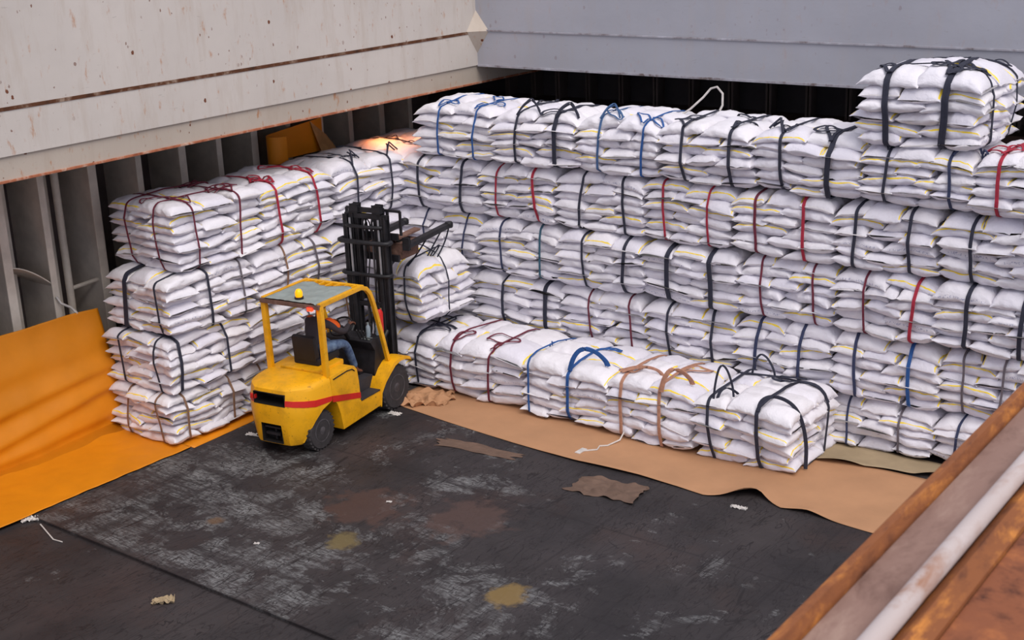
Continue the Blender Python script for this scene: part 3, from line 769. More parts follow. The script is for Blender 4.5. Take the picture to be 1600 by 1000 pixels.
g = MB(); g.grid(60, 8, paper2, 0.004)
tag(g.build('paper_sheet', M['paper_old'], sharp=180), 'dusty grey-brown paper sheet under the back wall, right of the front row', 'paper sheet')
def scrap(name, cx, cy_, rx, ry, rot, m, label, hz=0.05, seed=1, n=26, cat='paper scrap', z0=0.004, group=None):
    def fn(u, v):
        a = (u - .5) * 2; b = (v - .5) * 2
        k_ = 1 + 0.35 * nz(a * 2 + seed, b * 2, seed)
        x = a * rx * k_; y = b * ry * (1 + 0.4 * nz(b * 1.5 + seed, a * 2.5, 7))
        z = z0 + hz * abs(nz(a * 2.4 + seed, b * 2.4, 1)) * (1 - 0.3 * max(abs(a), abs(b)))
        c, s = math.cos(rot), math.sin(rot)
        return (cx + c * x - s * y, cy_ + s * x + c * y, z)
    g = MB(); g.grid(n, n, fn, 0.003)
    return tag(g.build(name, M[m], sharp=25), label, cat, group)
scrap('paper_scrap', -8.67, 12.92, 0.46, 0.24, 0.2, 'scrap', 'torn brown paper scrap lying on the dark floor right of centre', 0.09, 3)
scrap('paper_scrap', -10.85, 13.05, 0.62, 0.13, 0.1, 'scrap', 'long flat paper scrap on the floor near the forklift\'s front', 0.03, 5)
scrap('crumpled_paper', -12.72, 14.05, 0.42, 0.3, 0.4, 'paper', 'crumpled kraft paper beside the forklift\'s front wheel', 0.26, 8)
scrap('paper_scrap', -11.17, 7.97, 0.12, 0.06, 0.8, 'paper_old', 'small crushed scrap on the darker floor, lower left', 0.12, 11, 12, z0=-0.024)
scrap('plastic_scrap', -14.22, 8.36, 0.10, 0.06, 0.9, 'twine', 'white plastic scrap at the tarpaulin corner by the floor seam', 0.08, 12, 12, 'plastic scrap', z0=-0.02)
scrap('plastic_scrap', -7.05, 13.33, 0.10, 0.035, 0.1, 'twine', 'white plastic scrap just off the kraft paper edge, right side', 0.05, 13, 12, 'plastic scrap')
scrap('plastic_scrap', -13.86, 11.75, 0.12, 0.045, 0.3, 'twine', 'white plastic scrap behind the forklift by the left stack', 0.04, 14, 12, 'plastic scrap')
scrap('plastic_scrap', -12.70, 13.42, 0.10, 0.05, 0.1, 'twine', 'white plastic scrap beside the forklift\'s front wheel', 0.04, 15, 12, 'plastic scrap')
for j, (x, y, lb) in enumerate(((-11.3, 9.45, 'tiny white chip on the worn floor, lower left of centre'), (-10.75, 11.15, 'tiny white chip on the worn floor below the forklift'))):
    scrap('plastic_chip', x, y, 0.035, 0.02, 0.5, 'twine', lb, 0.03, 20 + j, 8, 'plastic chip', group=None)
g = MB(); g.tube([(-9.37, 14.40, 0.12), (-9.36, 14.26, 0.04), (-9.42, 14.05, 0.02), (-9.5, 13.98, 0.02), (-9.46, 13.86, 0.02), (-9.6, 13.72, 0.02)], 0.011, 6).box((-9.66, 13.62, 0.016), (-9.58, 13.80, 0.026))
tag(g.build('twine', M['twine']), 'white twine with a tag trailing over the kraft paper', 'twine')
g = MB(); g.tube([(-13.98, 8.35 + 0.0, -0.01), (-13.5, 8.2, -0.02), (-13.35, 8.22, -0.02)], 0.008, 5)
tag(g.build('twine', M['twine']), 'short white twine bit on the dark floor near the tarpaulin corner', 'twine')
# pale rope loop on the top of the wall
P = [(-9.85, 16.55, 4.02), (-9.72, 16.75, 4.14), (-9.57, 16.85, 4.30), (-9.48, 16.9, 4.42), (-9.38, 16.9, 4.45), (-9.29, 16.9, 4.36), (-9.28, 16.88, 4.2), (-9.34, 16.8, 4.03)]
g = MB(); g.tube(P, 0.016, 8); tag(g.build('rope_loop', M['twine']), 'pale rope loop standing up from the top row of the back wall', 'rope')
# tie at the tarpaulin's upper edge
g = MB(); g.tube([(-16.27, 10.50, 2.0), (-16.22, 10.53, 1.9), (-16.1, 10.6, 1.84), (-16.0, 10.62, 1.76)], 0.018, 6)
tag(g.build('tie_cord', M['twine']), 'white cord tying the tarpaulin to a hull frame', 'cord')
# added unseen warm spot under the deck, makes the glow on the corner bundles
L = bpy.data.lights.new('added_glow_spot', 'SPOT'); L.energy = 85; L.color = (1.0, 0.28, 0.07); L.shadow_soft_size = 0.1; L.spot_size = math.radians(95); L.spot_blend = 0.9
lo = bpy.data.objects.new('added_glow_spot', L); C.objects.link(lo); lo.location = (-15.0, 16.0, 4.05); lo.rotation_euler = (0.25, -0.1, 0)

# ------------------------------------------------------------------ forklift
TH = math.radians(98.08)
FO = Vector((-13.17, 11.8, 0)) + Vector((math.sin(TH), -math.cos(TH), 0)) * 0.05
fk = empty('forklift', FO, TH)
tag(fk, 'yellow counterbalance forklift with red stripe lifting a sack bundle', 'forklift')
S = lambda s, t, z: Vector((s, -t, z))                 # forward, right, up
ss = lambda a, b, t: (a, -t, b)
# counterweight as stacked outlines with holes for the vent and the tow pin bay
def outline(front, rear, wmul, corner):
    half = [(rear, 0.0), (rear, 0.17), (rear + 0.01, 0.26), (rear + 0.07, 0.35 * wmul), (rear + 0.17, 0.46 * wmul), (rear + 0.32, 0.53 * wmul), (max(front, rear + 0.40), 0.545 * wmul)]
    tab = [(a, b) for a, b in half[1:]]
    return [(a, b) if i < 4 or a <= front else (front - 0.012 * (6 - i), interp(tab, front - 0.012 * (6 - i))) for i, (a, b) in enumerate(half)]
levels = [(0.17, -0.27, -0.38, 0.93), (0.20, -0.26, -0.40, 0.95), (0.47, -0.13, -0.43, 0.99), (0.60, 0.02, -0.44, 1.0), (0.655, 0.22, -0.44, 1.01), (0.74, 0.24, -0.435, 1.0), (0.91, 0.24, -0.41, 0.98), (0.955, 0.24, -0.40, 0.965), (0.99, 0.24, -0.34, 0.92), (1.01, 0.24, -0.24, 0.84)]
g = MB(); rows_ = []
for z, fr, re, wm in levels:
    h_ = outline(fr, re, wm, 0); full_ = [(a, -b) for a, b in h_[::-1]] + h_[1:]
    rows_.append([g.bm.verts.new(S(a, b, z)) for a, b in full_])
n_ = len(rows_[0]); mid = 6
for i in range(len(rows_) - 1):
    for j in range(n_ - 1):
        z0, z1 = levels[i][0], levels[i + 1][0]
        if 0.73 < z0 and z1 < 0.92 and mid - 2 <= j <= mid + 1: continue
        if 0.19 < z0 and z1 < 0.48 and mid - 1 <= j <= mid: continue
        g.bm.faces.new((rows_[i][j], rows_[i][j + 1], rows_[i + 1][j + 1], rows_[i + 1][j]))
for i in range(len(rows_) - 1): g.bm.faces.new((rows_[i][-1], rows_[i][0], rows_[i + 1][0], rows_[i + 1][-1]))
g.bm.faces.new(rows_[-1]); g.bm.faces.new(rows_[0][::-1])
cw = g.build('counterweight', M['yellow'], fk, sharp=28)
def recess(t0, t1, z0, z1, s0, s1):
    g = MB(); V = [g.bm.verts.new(S(s, t, z)) for s in (s0, s1) for t in (t0, t1) for z in (z0, z1)]
    for f in ((4, 5, 7, 6), (0, 4, 6, 2), (1, 3, 7, 5), (0, 1, 5, 4), (2, 6, 7, 3)): g.bm.faces.new([V[k] for k in f])
    return g
recess(-0.26, 0.26, 0.742, 0.908, -0.43, -0.15).build('vent', M['dark'], cw, smooth=False)
recess(-0.17, 0.17, 0.2, 0.47, -0.425, -0.29).build('tow_bay', M['dark'], cw, smooth=False)
g = MB(); g.tube([S(-0.33, 0, 0.22), S(-0.33, 0, 0.46)], 0.022, 10).box(S(-0.40, 0.12, 0.30), S(-0.30, -0.12, 0.335)).box(S(-0.40, 0.13, 0.40), S(-0.3, -0.13, 0.42)); g.build('tow_pin', M['black'], cw)
MB().box(S(-0.415, -0.245, 0.79), S(-0.37, -0.33, 0.85), 0.01).build('tail_lamp', M['red'], cw)
# body
g = MB()
g.prism([(0.25, 0.655), (0.25, 0.985), (0.70, 1.0), (0.80, 0.97), (0.86, 0.90), (0.885, 0.72), (0.90, 0.452), (0.88, 0.43), (1.36, 0.41), (1.40, 0.22), (1.36, 0.18), (0.46, 0.145), (0.42, 0.38), (0.36, 0.56), (0.30, 0.62)], ss, -0.535, 0.535, 0.012)
body = g.build('body', M['yellow'], fk, sharp=30)
g = MB(); g.box(S(0.26, 0.33, 0.96), S(0.84, -0.33, 1.035), 0.02); g.build('engine_hood', M['yellow'], body)
g = MB(); g.tube([S(0.30, 0.54, 0.935), S(0.62, 0.54, 0.955), S(0.74, 0.54, 0.94), S(0.79, 0.54, 0.90)], 0.008, 6); g.build('panel_gap', M['dark'], body)
for t in (-1, 1):
    g = MB(); a_ = [(0.25, 0.545, 0.715, 0.625), (0.90, 0.538, 0.545, 0.460)]
    V = [g.bm.verts.new(S(s, t * y, z)) for s, y, z1, z0 in a_ for z in (z1, z0)]
    V2 = [g.bm.verts.new(S(s, t * (y - 0.004), z)) for s, y, z1, z0 in a_ for z in (z1, z0)]
    g.bm.faces.new((V[0], V[1], V[3], V[2])); g.bm.faces.new((V2[0], V2[2], V2[3], V2[1]))
    for a1, b1 in ((0, 1), (1, 3), (3, 2), (2, 0)): g.bm.faces.new((V[a1], V[b1], V2[b1], V2[a1]))
    g.build('stripe', M['red'], body, smooth=False)
# the stripe continues over the counterweight corner
def cwpt(sq, z):
    for (z0, f0, r0, w0), (z1, f1, r1, w1) in zip(levels, levels[1:]):
        if z0 <= z <= z1:
            q = (z - z0) / (z1 - z0); A = outline(f0, r0, w0, 0); B = outline(f1, r1, w1, 0)
            return (lerp(A[sq][0], B[sq][0], q), lerp(A[sq][1], B[sq][1], q))
for t in (-1, 1):
    g = MB(); R_ = []
    for k_, (zt, zb) in zip((2, 3, 4, 5, 6), ((0.83, 0.755), (0.815, 0.735), (0.80, 0.715), (0.775, 0.685), (0.72, 0.656))):
        row = []
        for z in (zt, zb):
            p = cwpt(k_, z); out = Vector((-0.6 if k_ < 5 else 0, 1 if k_ > 2 else 0.15)).normalized() * 0.006
            row.append(g.bm.verts.new(S(p[0] + out[0], t * (p[1] + out[1]), z)))
            row.append(g.bm.verts.new(S(p[0] - out[0], t * (p[1] - out[1]), z)))
        R_.append(row)
    for A, B in zip(R_, R_[1:]):
        for a1, b1 in ((0, 2), (2, 3), (3, 1), (1, 0)): g.bm.faces.new((A[a1], A[b1], B[b1], B[a1]))
    g.build('stripe', M['red'], cw, sharp=60)
# steps, footwell, dash, fenders
for t in (-1, 1):
    MB().box(S(0.90, t * 0.545, 0.412), S(1.36, t * 0.30, 0.43), 0.004).build('step', M['floor_mat'], body)
MB().prism([(0.90, 0.43), (0.9, 0.60), (1.0, 0.62), (1.45, 0.60), (1.62, 0.72), (1.66, 0.72), (1.66, 0.2), (1.4, 0.2), (1.36, 0.43)], ss, -0.36, 0.36, 0.006).build('footwell', M['floor_mat'], body)
MB().prism([(1.45, 0.62), (1.50, 0.95), (1.40, 1.10), (1.46, 1.14), (1.78, 1.10), (1.86, 0.62), (1.8, 0.3), (1.5, 0.3)], ss, -0.40, 0.40, 0.012).build('dashboard', M['black'], fk)
for t in (-1, 1):
    g = MB(); R_ = []
    arc = [(1.36, 0.20), (1.365, 0.42), (1.44, 0.56), (1.54, 0.67), (1.66, 0.745), (1.80, 0.775), (1.94, 0.76), (2.06, 0.72), (2.08, 0.69)]
    for i, (a, z) in enumerate(arc):
        wo = lerp(0.535, 0.61, min(1, i / 3)); wi = 0.36
        R_.append([g.bm.verts.new(S(a, t * wi, z)), g.bm.verts.new(S(a, t * wo, z)), g.bm.verts.new(S(a + 0.02, t * (wo + 0.005), z - 0.05)), g.bm.verts.new(S(a + 0.01, t * wi, z - 0.05))])
    for A, B in zip(R_, R_[1:]):
        for k_ in range(4): g.bm.faces.new((A[k_], A[(k_ + 1) % 4], B[(k_ + 1) % 4], B[k_]))
    g.bm.faces.new(R_[0]); g.bm.faces.new(R_[-1][::-1])
    fd = g.build('fender', M['yellow'], body, sharp=35)
# overhead guard
guard = None
g = MB()
for t in (-1, 1):
    y = t * 0.475
    g.bar(S(0.24, y, 0.97), S(0.22, y, 1.99), 0.075, 0.075, 0.012, (1, 0, 0))
    P = [S(1.70, y, 0.76), S(1.60, y, 1.12), S(1.49, y, 1.50), S(1.42, y, 1.72), S(1.36, y, 1.86), S(1.27, y, 1.955), S(1.14, y, 2.0)]
    g.ribbon(P, S(0, 1, 0), 0.06, 0.06)
    g.bar(S(0.20, y, 2.0), S(1.20, y, 2.0), 0.065, 0.06, 0.01)
g.bar(S(1.17, -0.47, 2.0), S(1.17, 0.47, 2.0), 0.07, 0.055, 0.008)
guard = g.build('overhead_guard', M['yellow'], fk, sharp=35)
for i in range(7):
    y = -0.40 + i * 0.133
    MB().bar(S(0.25, y, 2.005), S(1.17, y, 2.005), 0.03, 0.04, 0.004).build('roof_bar', M['yellow'], guard)
MB().bar(S(0.19, -0.50, 1.985), S(0.19, 0.50, 1.985), 0.07, 0.06, 0.01).build('rear_crossbar', M['brown_box'], guard)
g = MB(); g.grid(30, 26, lambda u, v: S(lerp(0.16, 0.98 + 0.06 * math.sin(v * 9), u), lerp(-0.43, 0.45, v), 2.035 + 0.022 * abs(nz(u * 5, v * 7, 1)) - 0.05 * max(0, abs(v - .5) - .47) * 10), 0.004); g.build('roof_cover', M['cover'], guard, sharp=180)
b_ = MB().lathe([(0.062, 0), (0.062, 0.03), (0.045, 0.032)], S(0.27, 0.10, 2.04)).build('beacon_base', M['black'], guard)
MB().lathe([(0.045, 0.03), (0.052, 0.06), (0.05, 0.10), (0.035, 0.13), (0.012, 0.142)], S(0.27, 0.10, 2.04)).build('beacon_lens', M['amber'], b_)
MB().box(S(0.14, 0.33, 1.94), S(0.165, 0.40, 1.972), 0.008).build('tail_light', M['red_lamp'], guard)
# seat, wheel, levers
st = MB().box(S(0.42, 0.21, 1.035), S(0.92, -0.21, 1.14), 0.03).build('seat', M['black_vinyl'], fk)
g = MB(); g.prism([(0.40, 1.10), (0.51, 1.10), (0.47, 1.42), (0.43, 1.47), (0.37, 1.45)], ss, -0.19, 0.19, 0.035); g.build('backrest', M['black_vinyl'], st)
c0 = S(1.27, 0, 1.34); ax = S(-0.55, 0, 0.83).normalized(); e1 = S(0, 1, 0); e2 = ax.cross(e1)
g = MB(); g.tube([c0 + (e1 * math.cos(a) + e2 * math.sin(a)) * 0.17 for a in [2 * PI * k_ / 28 for k_ in range(28)]], 0.014, 8, closed=True)
for a in (0.3, 2.4, 4.5): g.tube([c0 - ax * 0.03, c0 + (e1 * math.cos(a) + e2 * math.sin(a)) * 0.17], 0.010, 6)
sw = g.build('steering_wheel', M['black'], fk)
MB().tube([c0 - ax * 0.01, c0 - ax * 0.5], 0.03, 10).build('column', M['black'], sw)
for i in range(3):
    y = 0.2 + i * 0.06
    MB().tube([S(1.45, y, 1.1), S(1.36, y, 1.26)], 0.008, 6).lathe([(0.012, 0), (0.018, 0.02), (0.008, 0.035)], S(1.36, y, 1.255), n=8).build('lever', M['black'], fk)
MB().box(S(1.44, 0.22, 1.12), S(1.52, 0.36, 1.135)).build('gauge_plate', M['cover'], fk)
# wheels
def wheel(s, t, r_, wd, sgn):
    g = MB(); rr = r_
    prof = [(rr * 0.58, -wd / 2), (rr * 0.90, -wd / 2), (rr * 0.975, -wd / 2 + 0.03), (rr, -wd / 2 + 0.055), (rr, wd / 2 - 0.055), (rr * 0.975, wd / 2 - 0.03), (rr * 0.90, wd / 2), (rr * 0.58, wd / 2)]
    g.lathe(prof, S(s, t, r_), 'y', 40)
    for k_ in range(26):
        a = 2 * PI * k_ / 26
        for q in (-1, 1):
            m_ = Matrix.Translation(S(s, t, r_)) @ Matrix.Rotation(a + q * 0.05, 4, 'Y') @ Matrix.Translation((rr * 0.99, -q * wd * 0.24, 0)) @ Matrix.Rotation(q * 0.35, 4, 'X')
            g.box((-0.012, -wd * 0.2, -0.014), (0.012, wd * 0.2, 0.014), 0, m_)
    o = g.build('wheel', M['rubber'], fk)
    g = MB(); d = -sgn * wd / 2
    g.lathe([(rr * 0.59, d * 0.6), (rr * 0.59, d * 1.02), (rr * 0.54, d * 1.04), (rr * 0.50, d * 0.7), (rr * 0.22, d * 0.62), (rr * 0.20, d * 1.0), (rr * 0.10, d * 1.05)], S(s, t, r_), 'y', 32)
    rim = g.build('rim', M['rim'], o)
    for k_ in range(6):
        a = 2 * PI * k_ / 6
        p = S(s, t, r_) + Vector((rr * 0.36 * math.cos(a), d * 0.66, rr * 0.36 * math.sin(a)))
        MB().lathe([(0.014, 0), (0.014, d * 0.12 )], p, 'y', 8).build('wheel_nut', M['black'], rim)
for sgn in (-1, 1):
    wheel(0.05, sgn * 0.39, 0.275, 0.19, sgn)
    wheel(1.74, sgn * 0.46, 0.335, 0.23, sgn)
# mast
mast = MB().bar(S(2.0, -0.36, 0.22), S(2.0, 0.36, 0.22), 0.1, 0.1, 0.01).build('mast', M['black'], fk)
def rail_(t, z0, z1, s0=1.99, dep=0.13, w_=0.075, name='outer_rail'):
    g = MB(); g.box(S(s0, t - w_ / 2, z0), S(s0 + 0.018, t + w_ / 2, z1)).box(S(s0 + dep - 0.018, t - w_ / 2, z0), S(s0 + dep, t + w_ / 2, z1)).box(S(s0, t - 0.01, z0), S(s0 + dep, t + 0.01, z1))
    g.build(name, M['black'], mast, smooth=False)
for sgn in (-1, 1):
    rail_(sgn * 0.33, 0.12, 2.80)
    rail_(sgn * 0.24, 0.5, 2.90, 2.02, 0.12, 0.07, 'inner_rail')
    rail_(sgn * 0.165, 1.5, 2.84, 2.04, 0.11, 0.06, 'lift_rail')
    g = MB(); g.tube([S(2.0, sgn * 0.25, 0.3), S(2.0, sgn * 0.25, 1.9)], 0.035, 12); cyl = g.build('lift_cylinder', M['black'], mast)
    MB().tube([S(2.0, sgn * 0.25, 1.9), S(2.0, sgn * 0.25, 2.75)], 0.018, 10).build('piston', M['chrome'], cyl)
    MB().tube([S(1.62, sgn * 0.28, 0.75), S(1.98, sgn * 0.30, 1.1)], 0.03, 10).build('tilt_cylinder', M['black'], mast)
    g = MB(); g.ribbon([S(2.08, sgn * 0.08, 1.0), S(2.08, sgn * 0.08, 2.7), S(2.12, sgn * 0.08, 2.78), S(2.16, sgn * 0.08, 2.7), S(2.16, sgn * 0.08, 2.3)], S(0, 1, 0), 0.03, 0.02); g.build('lift_chain', M['rim'], mast)
for z, s_, w_, r_ in ((2.42, 1.93, 0.42, 0.036), (1.93, 1.95, 0.40, 0.03), (2.64, 1.97, 0.30, 0.028)):
    P = [S(2.05, -w_, z), S(s_ + 0.02, -w_, z), S(s_ - 0.01, -w_ + 0.05, z), S(s_ - 0.02, 0, z), S(s_ - 0.01, w_ - 0.05, z), S(s_ + 0.02, w_, z), S(2.05, w_, z)]
    MB().tube(P, r_, 10).build('cross_bar', M['black'], mast)
for z, a_, b_ in ((0.9, 0.33, 0.05), (2.78, 0.36, 0.06), (2.87, 0.27, 0.05), (1.45, 0.25, 0.05)):
    MB().bar(S(2.06, -a_, z), S(2.06, a_, z), b_, 0.07, 0.006).build('cross_member', M['black'], mast)
for t in (-0.17, 0.22):
    MB().box(S(1.99, t - 0.05, 2.84), S(2.09, t + 0.06, 2.95), 0.015).build('chain_sheave', M['black'], mast)
for t in (-0.05, 0.0, 0.12):
    P = [S(2.05 + 0.02 * math.sin(k_), t + 0.02 * math.sin(k_ * .9 + t * 9), 0.9 + k_ * 0.16) for k_ in range(12)] + [S(2.08, t, 2.74), S(2.14, t, 2.66), S(2.17, t, 2.4)]
    MB().tube(P, 0.011, 6).build('hose', M['black_vinyl'], mast)
# carriage, load backrest, brown attachment, fork arms
car = MB().box(S(2.17, -0.42, 2.10), S(2.21, 0.45, 2.20)).box(S(2.17, -0.42, 2.42), S(2.21, 0.45, 2.52)).box(S(2.15, -0.2, 2.0), S(2.19, -0.14, 2.55)).box(S(2.15, 0.14, 2.0), S(2.19, 0.2, 2.55)).build('carriage', M['black'], fk, smooth=False)
for a, b in (((-0.44, 2.5), (-0.44, 2.85)), ((-0.44, 2.85), (0.50, 2.85)), ((0.50, 2.85), (0.50, 2.5)), ((-0.25, 2.5), (-0.25, 2.85)), ((0.28, 2.5), (0.28, 2.85))):
    MB().bar(S(2.20, a[0], a[1]), S(2.20, b[0], b[1]), 0.035, 0.035, 0.004, (1, 0, 0)).build('backrest_bar', M['black'], car)
bx = MB().box(S(2.24, 0.12, 2.13), S(2.66, 0.47, 2.36), 0.008).build('fork_box', M['brown_box'], fk, smooth=False)
MB().box(S(2.30, 0.16, 2.36), S(2.6, 0.38, 2.375)).build('box_lid', M['dark'], bx)
MB().bar(S(2.25, 0.30, 2.40), S(2.75, 0.42, 2.47), 0.13, 0.03, 0.004).build('plank', M['brown_box'], bx)
MB().box(S(2.24, -0.35, 2.13), S(2.55, -0.12, 2.34), 0.008).build('fork_box', M['brown_box'], fk, smooth=False)
for sgn, t0, s1 in ((1, 0.56, 3.36), (-1, -0.20, 3.30)):
    fa = MB().box(S(2.21, t0 - 0.05, 2.28), S(2.26, t0 + 0.05, 2.46), 0.006).bar(S(2.24, t0, 2.34), S(s1, t0 + 0.02, 2.40), 0.11, 0.07, 0.012).build('fork', M['black'], fk)
    MB().lathe([(0.055, 0), (0.065, 0.02), (0.065, 0.07), (0.05, 0.09)], S(s1 - 0.01, t0 + 0.03, 2.36), 'z', 12).build('fork_tip', M['black'], fa)
# slings from the fork arms down to the carried bundle
MW = Matrix.Translation(FO) @ Matrix.Rotation(TH, 4, 'Z')
HI = Matrix.Translation(HB) @ Matrix.Rotation(-0.06, 4, 'Z')
def hang(s, t, lx, ly, wid=0.028, sag=0.0):
    a = HI.inverted() @ (MW @ S(s, t, 2.37)); 
    b = Vector((lx, ly, hbtop(lx, ly)))
    P = [a.lerp(b, k_ / 8) + Vector((sag * math.sin(k_ / 8 * PI), 0, 0)) for k_ in range(9)]
    MB().ribbon(P, (1, 0, 0), wid, 0.008).build('sling', M['sling_black'], hb)
hang(3.25, 0.54, 0.50, -0.15); hang(3.33, 0.60, 0.56, 0.0, sag=0.03)
hang(2.68, 0.52, 0.08, -0.50); hang(2.74, 0.60, 0.42, -0.50, sag=0.02)
hang(3.2, -0.2, -0.35, 0.2)
for (cx, cyy, rr) in ((0.56, -0.05, 0.09),):
    MB().ribbon([(cx + 0.5 * rr * math.cos(a), cyy + rr * math.sin(a), hbtop(cx, cyy) + 0.10 + 0.09 * math.sin(a + 1)) for a in [k_ / 16 * 2 * PI for k_ in range(16)]], (1, 0, 0), 0.025, 0.008, closed=True).build('sling', M['sling_black'], hb)

# loose things in the cab
def at_fk(o): o.location = FO; o.rotation_euler = (0, 0, TH); return o
for (s, t, z, lb) in ((1.56, 0.26, 1.13, 'clear water bottle on the forklift dashboard, nearer the steering wheel'), (1.70, 0.33, 1.12, 'bluish water bottle on the forklift dashboard, beside the front post')):
    o = empty('water_bottle', MW @ S(s, t, z)); tag(o, lb, 'bottle')
    MB().lathe([(0.03, 0), (0.034, 0.01), (0.034, 0.12), (0.03, 0.15), (0.014, 0.18), (0.014, 0.19)], (0, 0, 0), n=16).build('bottle_body', M['bottle'], o)
    MB().lathe([(0.017, 0.19), (0.017, 0.21)], (0, 0, 0), n=12).build('cap', M['cover'], o)
ext = empty('fire_extinguisher', MW @ S(1.80, 0.30, 1.13)); tag(ext, 'red fire extinguisher standing behind the forklift\'s front post', 'fire extinguisher')
MB().lathe([(0.05, 0), (0.055, 0.02), (0.055, 0.30), (0.03, 0.35)], (0, 0, 0)).build('cylinder_body', M['red'], ext)
MB().lathe([(0.015, 0.35), (0.02, 0.37), (0.02, 0.40)], (0, 0, 0), n=10).build('valve', M['black'], ext)

# ------------------------------------------------------------------ driver
pe = empty('person', FO, TH)
tag(pe, 'seated forklift driver in dark shirt, orange vest and washed blue jeans, hand on the wheel', 'person')
def skin(name, pts, edges, m, root=0, parent=pe, sub=2):
    me = bpy.data.meshes.new(name); me.from_pydata([S(*p[:3]) for p in pts], edges, [])
    o = bpy.data.objects.new(name, me); C.objects.link(o); o.parent = parent
    me.materials.append(m)
    md = o.modifiers.new('Skin', 'SKIN'); md.use_smooth_shade = True; md.branch_smoothing = 0.5
    if not me.skin_vertices: bpy.context.view_layer.update()
    for sv, p in zip(me.skin_vertices[0].data, pts):
        sv.radius = (p[3], p[4] if len(p) > 4 else p[3]); sv.use_root = False
    me.skin_vertices[0].data[root].use_root = True
    sb = o.modifiers.new('Subdivision', 'SUBSURF'); sb.levels = sub; sb.render_levels = sub
    return o
def person():
    pts = [(0.60, 0, 1.22, 0.13, 0.11), (0.64, 0, 1.38, 0.12, 0.10), (0.72, 0, 1.54, 0.13, 0.09), (0.77, 0, 1.63, 0.055), (0.80, 0, 1.69, 0.05), (0.83, 0, 1.75, 0.075, 0.068), (0.84, 0, 1.83, 0.08, 0.072), (0.835, 0, 1.885, 0.055, 0.05)]
    ed = [(i, i + 1) for i in range(7)]
    def chain(root, seg):
        k0 = len(pts)
        for q in seg: pts.append(q)
        ed.append((root, k0)); ed.extend((i, i + 1) for i in range(k0, len(pts) - 1)); return len(pts) - 1
    for g_ in (1, -1):
        k_ = chain(2, [(0.74, g_ * 0.15, 1.57, 0.06), (0.80, g_ * 0.20, 1.52, 0.05), (0.93, g_ * 0.23, 1.41, 0.042), (1.02, g_ * 0.23, 1.36, 0.036), (1.16, g_ * 0.19, 1.38, 0.030), (1.255, g_ * 0.165, 1.405, 0.022, 0.018), (1.30, g_ * 0.155, 1.405, 0.032, 0.016)])
        for f_, (dy, ln, dz) in enumerate(((0.030, 0.060, 0), (0.010, 0.068, 0.003), (-0.010, 0.064, 0.002), (-0.028, 0.052, 0))):
            chain(k_, [(1.335, g_ * (0.155 + dy), 1.405 + dz, 0.009), (1.335 + ln * 0.45, g_ * (0.155 + dy), 1.392, 0.0085), (1.335 + ln * 0.5, g_ * (0.155 + dy), 1.36, 0.008)])
        chain(k_, [(1.285, g_ * 0.115, 1.385, 0.010), (1.31, g_ * 0.10, 1.36, 0.009)])
        chain(0, [(0.66, g_ * 0.10, 1.20, 0.085), (0.85, g_ * 0.14, 1.20, 0.075), (1.08, g_ * 0.16, 1.16, 0.056), (1.15, g_ * 0.16, 1.10, 0.053), (1.22, g_ * 0.16, 0.95, 0.05), (1.32, g_ * 0.155, 0.74, 0.034), (1.36, g_ * 0.155, 0.67, 0.034), (1.43, g_ * 0.155, 0.635, 0.036, 0.024), (1.52, g_ * 0.16, 0.62, 0.036, 0.016)])
    return pts, ed
P_, E_ = person()
skin('body', P_, E_, M['skin'])
# face
for t in (-1, 1):
    MB().lathe([(0.002, 0.0), (0.011, 0.004), (0.011, 0.008), (0.002, 0.011)], S(0.905, t * 0.03, 1.80), 'x', 10).build('eye', M['twine'], pe)
    MB().tube([S(0.845, t * 0.076, 1.76), S(0.835, t * 0.088, 1.79), S(0.84, t * 0.078, 1.815)], 0.012, 8).build('ear', M['skin'], pe)
MB().tube([S(0.90, 0, 1.80), S(0.928, 0, 1.765), S(0.905, 0, 1.755)], [0.008, 0.014, 0.008], 8).build('nose', M['skin'], pe)
MB().tube([S(0.902, -0.022, 1.727), S(0.912, 0, 1.725), S(0.902, 0.022, 1.727)], 0.006, 6).build('mouth', M['sling_maroon'], pe)
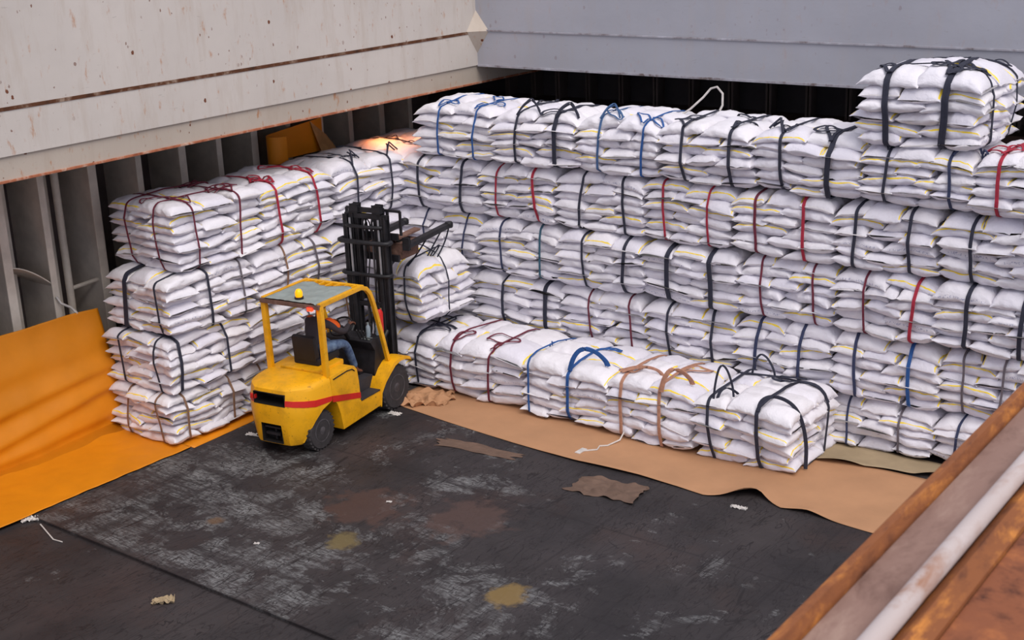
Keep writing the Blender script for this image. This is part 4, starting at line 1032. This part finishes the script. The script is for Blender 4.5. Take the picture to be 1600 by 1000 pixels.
# hair and clothes
g = MB(); bmesh.ops.create_icosphere(g.bm, subdivisions=3, radius=1.0)
for v in g.bm.verts:
    v.co = Vector((v.co.x * 0.094, v.co.y * 0.084, v.co.z * 0.10)) + S(0.825, 0, 1.835)
    if v.co.x > 0.87 and v.co.z < 1.85: v.co.x = 0.87
    if v.co.z < 1.76: v.co.z = 1.76
g.build('hair', M['hair'], pe)
tp = [(0.60, 0, 1.18, 0.145, 0.13), (0.64, 0, 1.38, 0.14, 0.12), (0.72, 0, 1.54, 0.15, 0.105), (0.765, 0, 1.62, 0.07)]
te = [(0, 1), (1, 2), (2, 3)]
for g_ in (1, -1):
    k0 = len(tp); tp += [(0.74, g_ * 0.15, 1.57, 0.075), (0.80, g_ * 0.20, 1.52, 0.066), (0.93, g_ * 0.23, 1.41, 0.055), (1.02, g_ * 0.23, 1.36, 0.048), (1.16, g_ * 0.19, 1.38, 0.040), (1.235, g_ * 0.168, 1.403, 0.033)]
    te += [(2, k0)] + [(i, i + 1) for i in range(k0, k0 + 5)]
skin('shirt', tp, te, M['shirt'])
tp = [(0.655, 0, 1.41, 0.13, 0.125), (0.73, 0, 1.545, 0.152, 0.118), (0.765, 0, 1.60, 0.09)]; te = [(0, 1), (1, 2)]
for g_ in (1, -1):
    k0 = len(tp); tp += [(0.75, g_ * 0.15, 1.575, 0.085), (0.81, g_ * 0.20, 1.52, 0.076), (0.90, g_ * 0.226, 1.435, 0.068)]
    te += [(1, k0), (k0, k0 + 1), (k0 + 1, k0 + 2)]
o = skin('vest', [(a + 0.03, b, c, *d) for a, b, c, *d in tp], te, M['vest'])
tp = [(0.60, 0, 1.20, 0.15, 0.10)]; te = []
for g_ in (1, -1):
    k0 = len(tp); tp += [(0.66, g_ * 0.10, 1.20, 0.10), (0.85, g_ * 0.14, 1.20, 0.088), (1.08, g_ * 0.16, 1.165, 0.07), (1.15, g_ * 0.16, 1.10, 0.066), (1.22, g_ * 0.16, 0.95, 0.062), (1.325, g_ * 0.155, 0.72, 0.052)]
    te += [(0, k0)] + [(i, i + 1) for i in range(k0, k0 + 5)]
skin('jeans', tp, te, M['jeans'])
for g_ in (1, -1):
    MB().box(S(1.35, g_ * 0.155 - 0.045, 0.602), S(1.60, g_ * 0.16 + 0.045, 0.622), 0.008).build('sandal', M['black_vinyl'], pe)
bpy.context.view_layer.update()
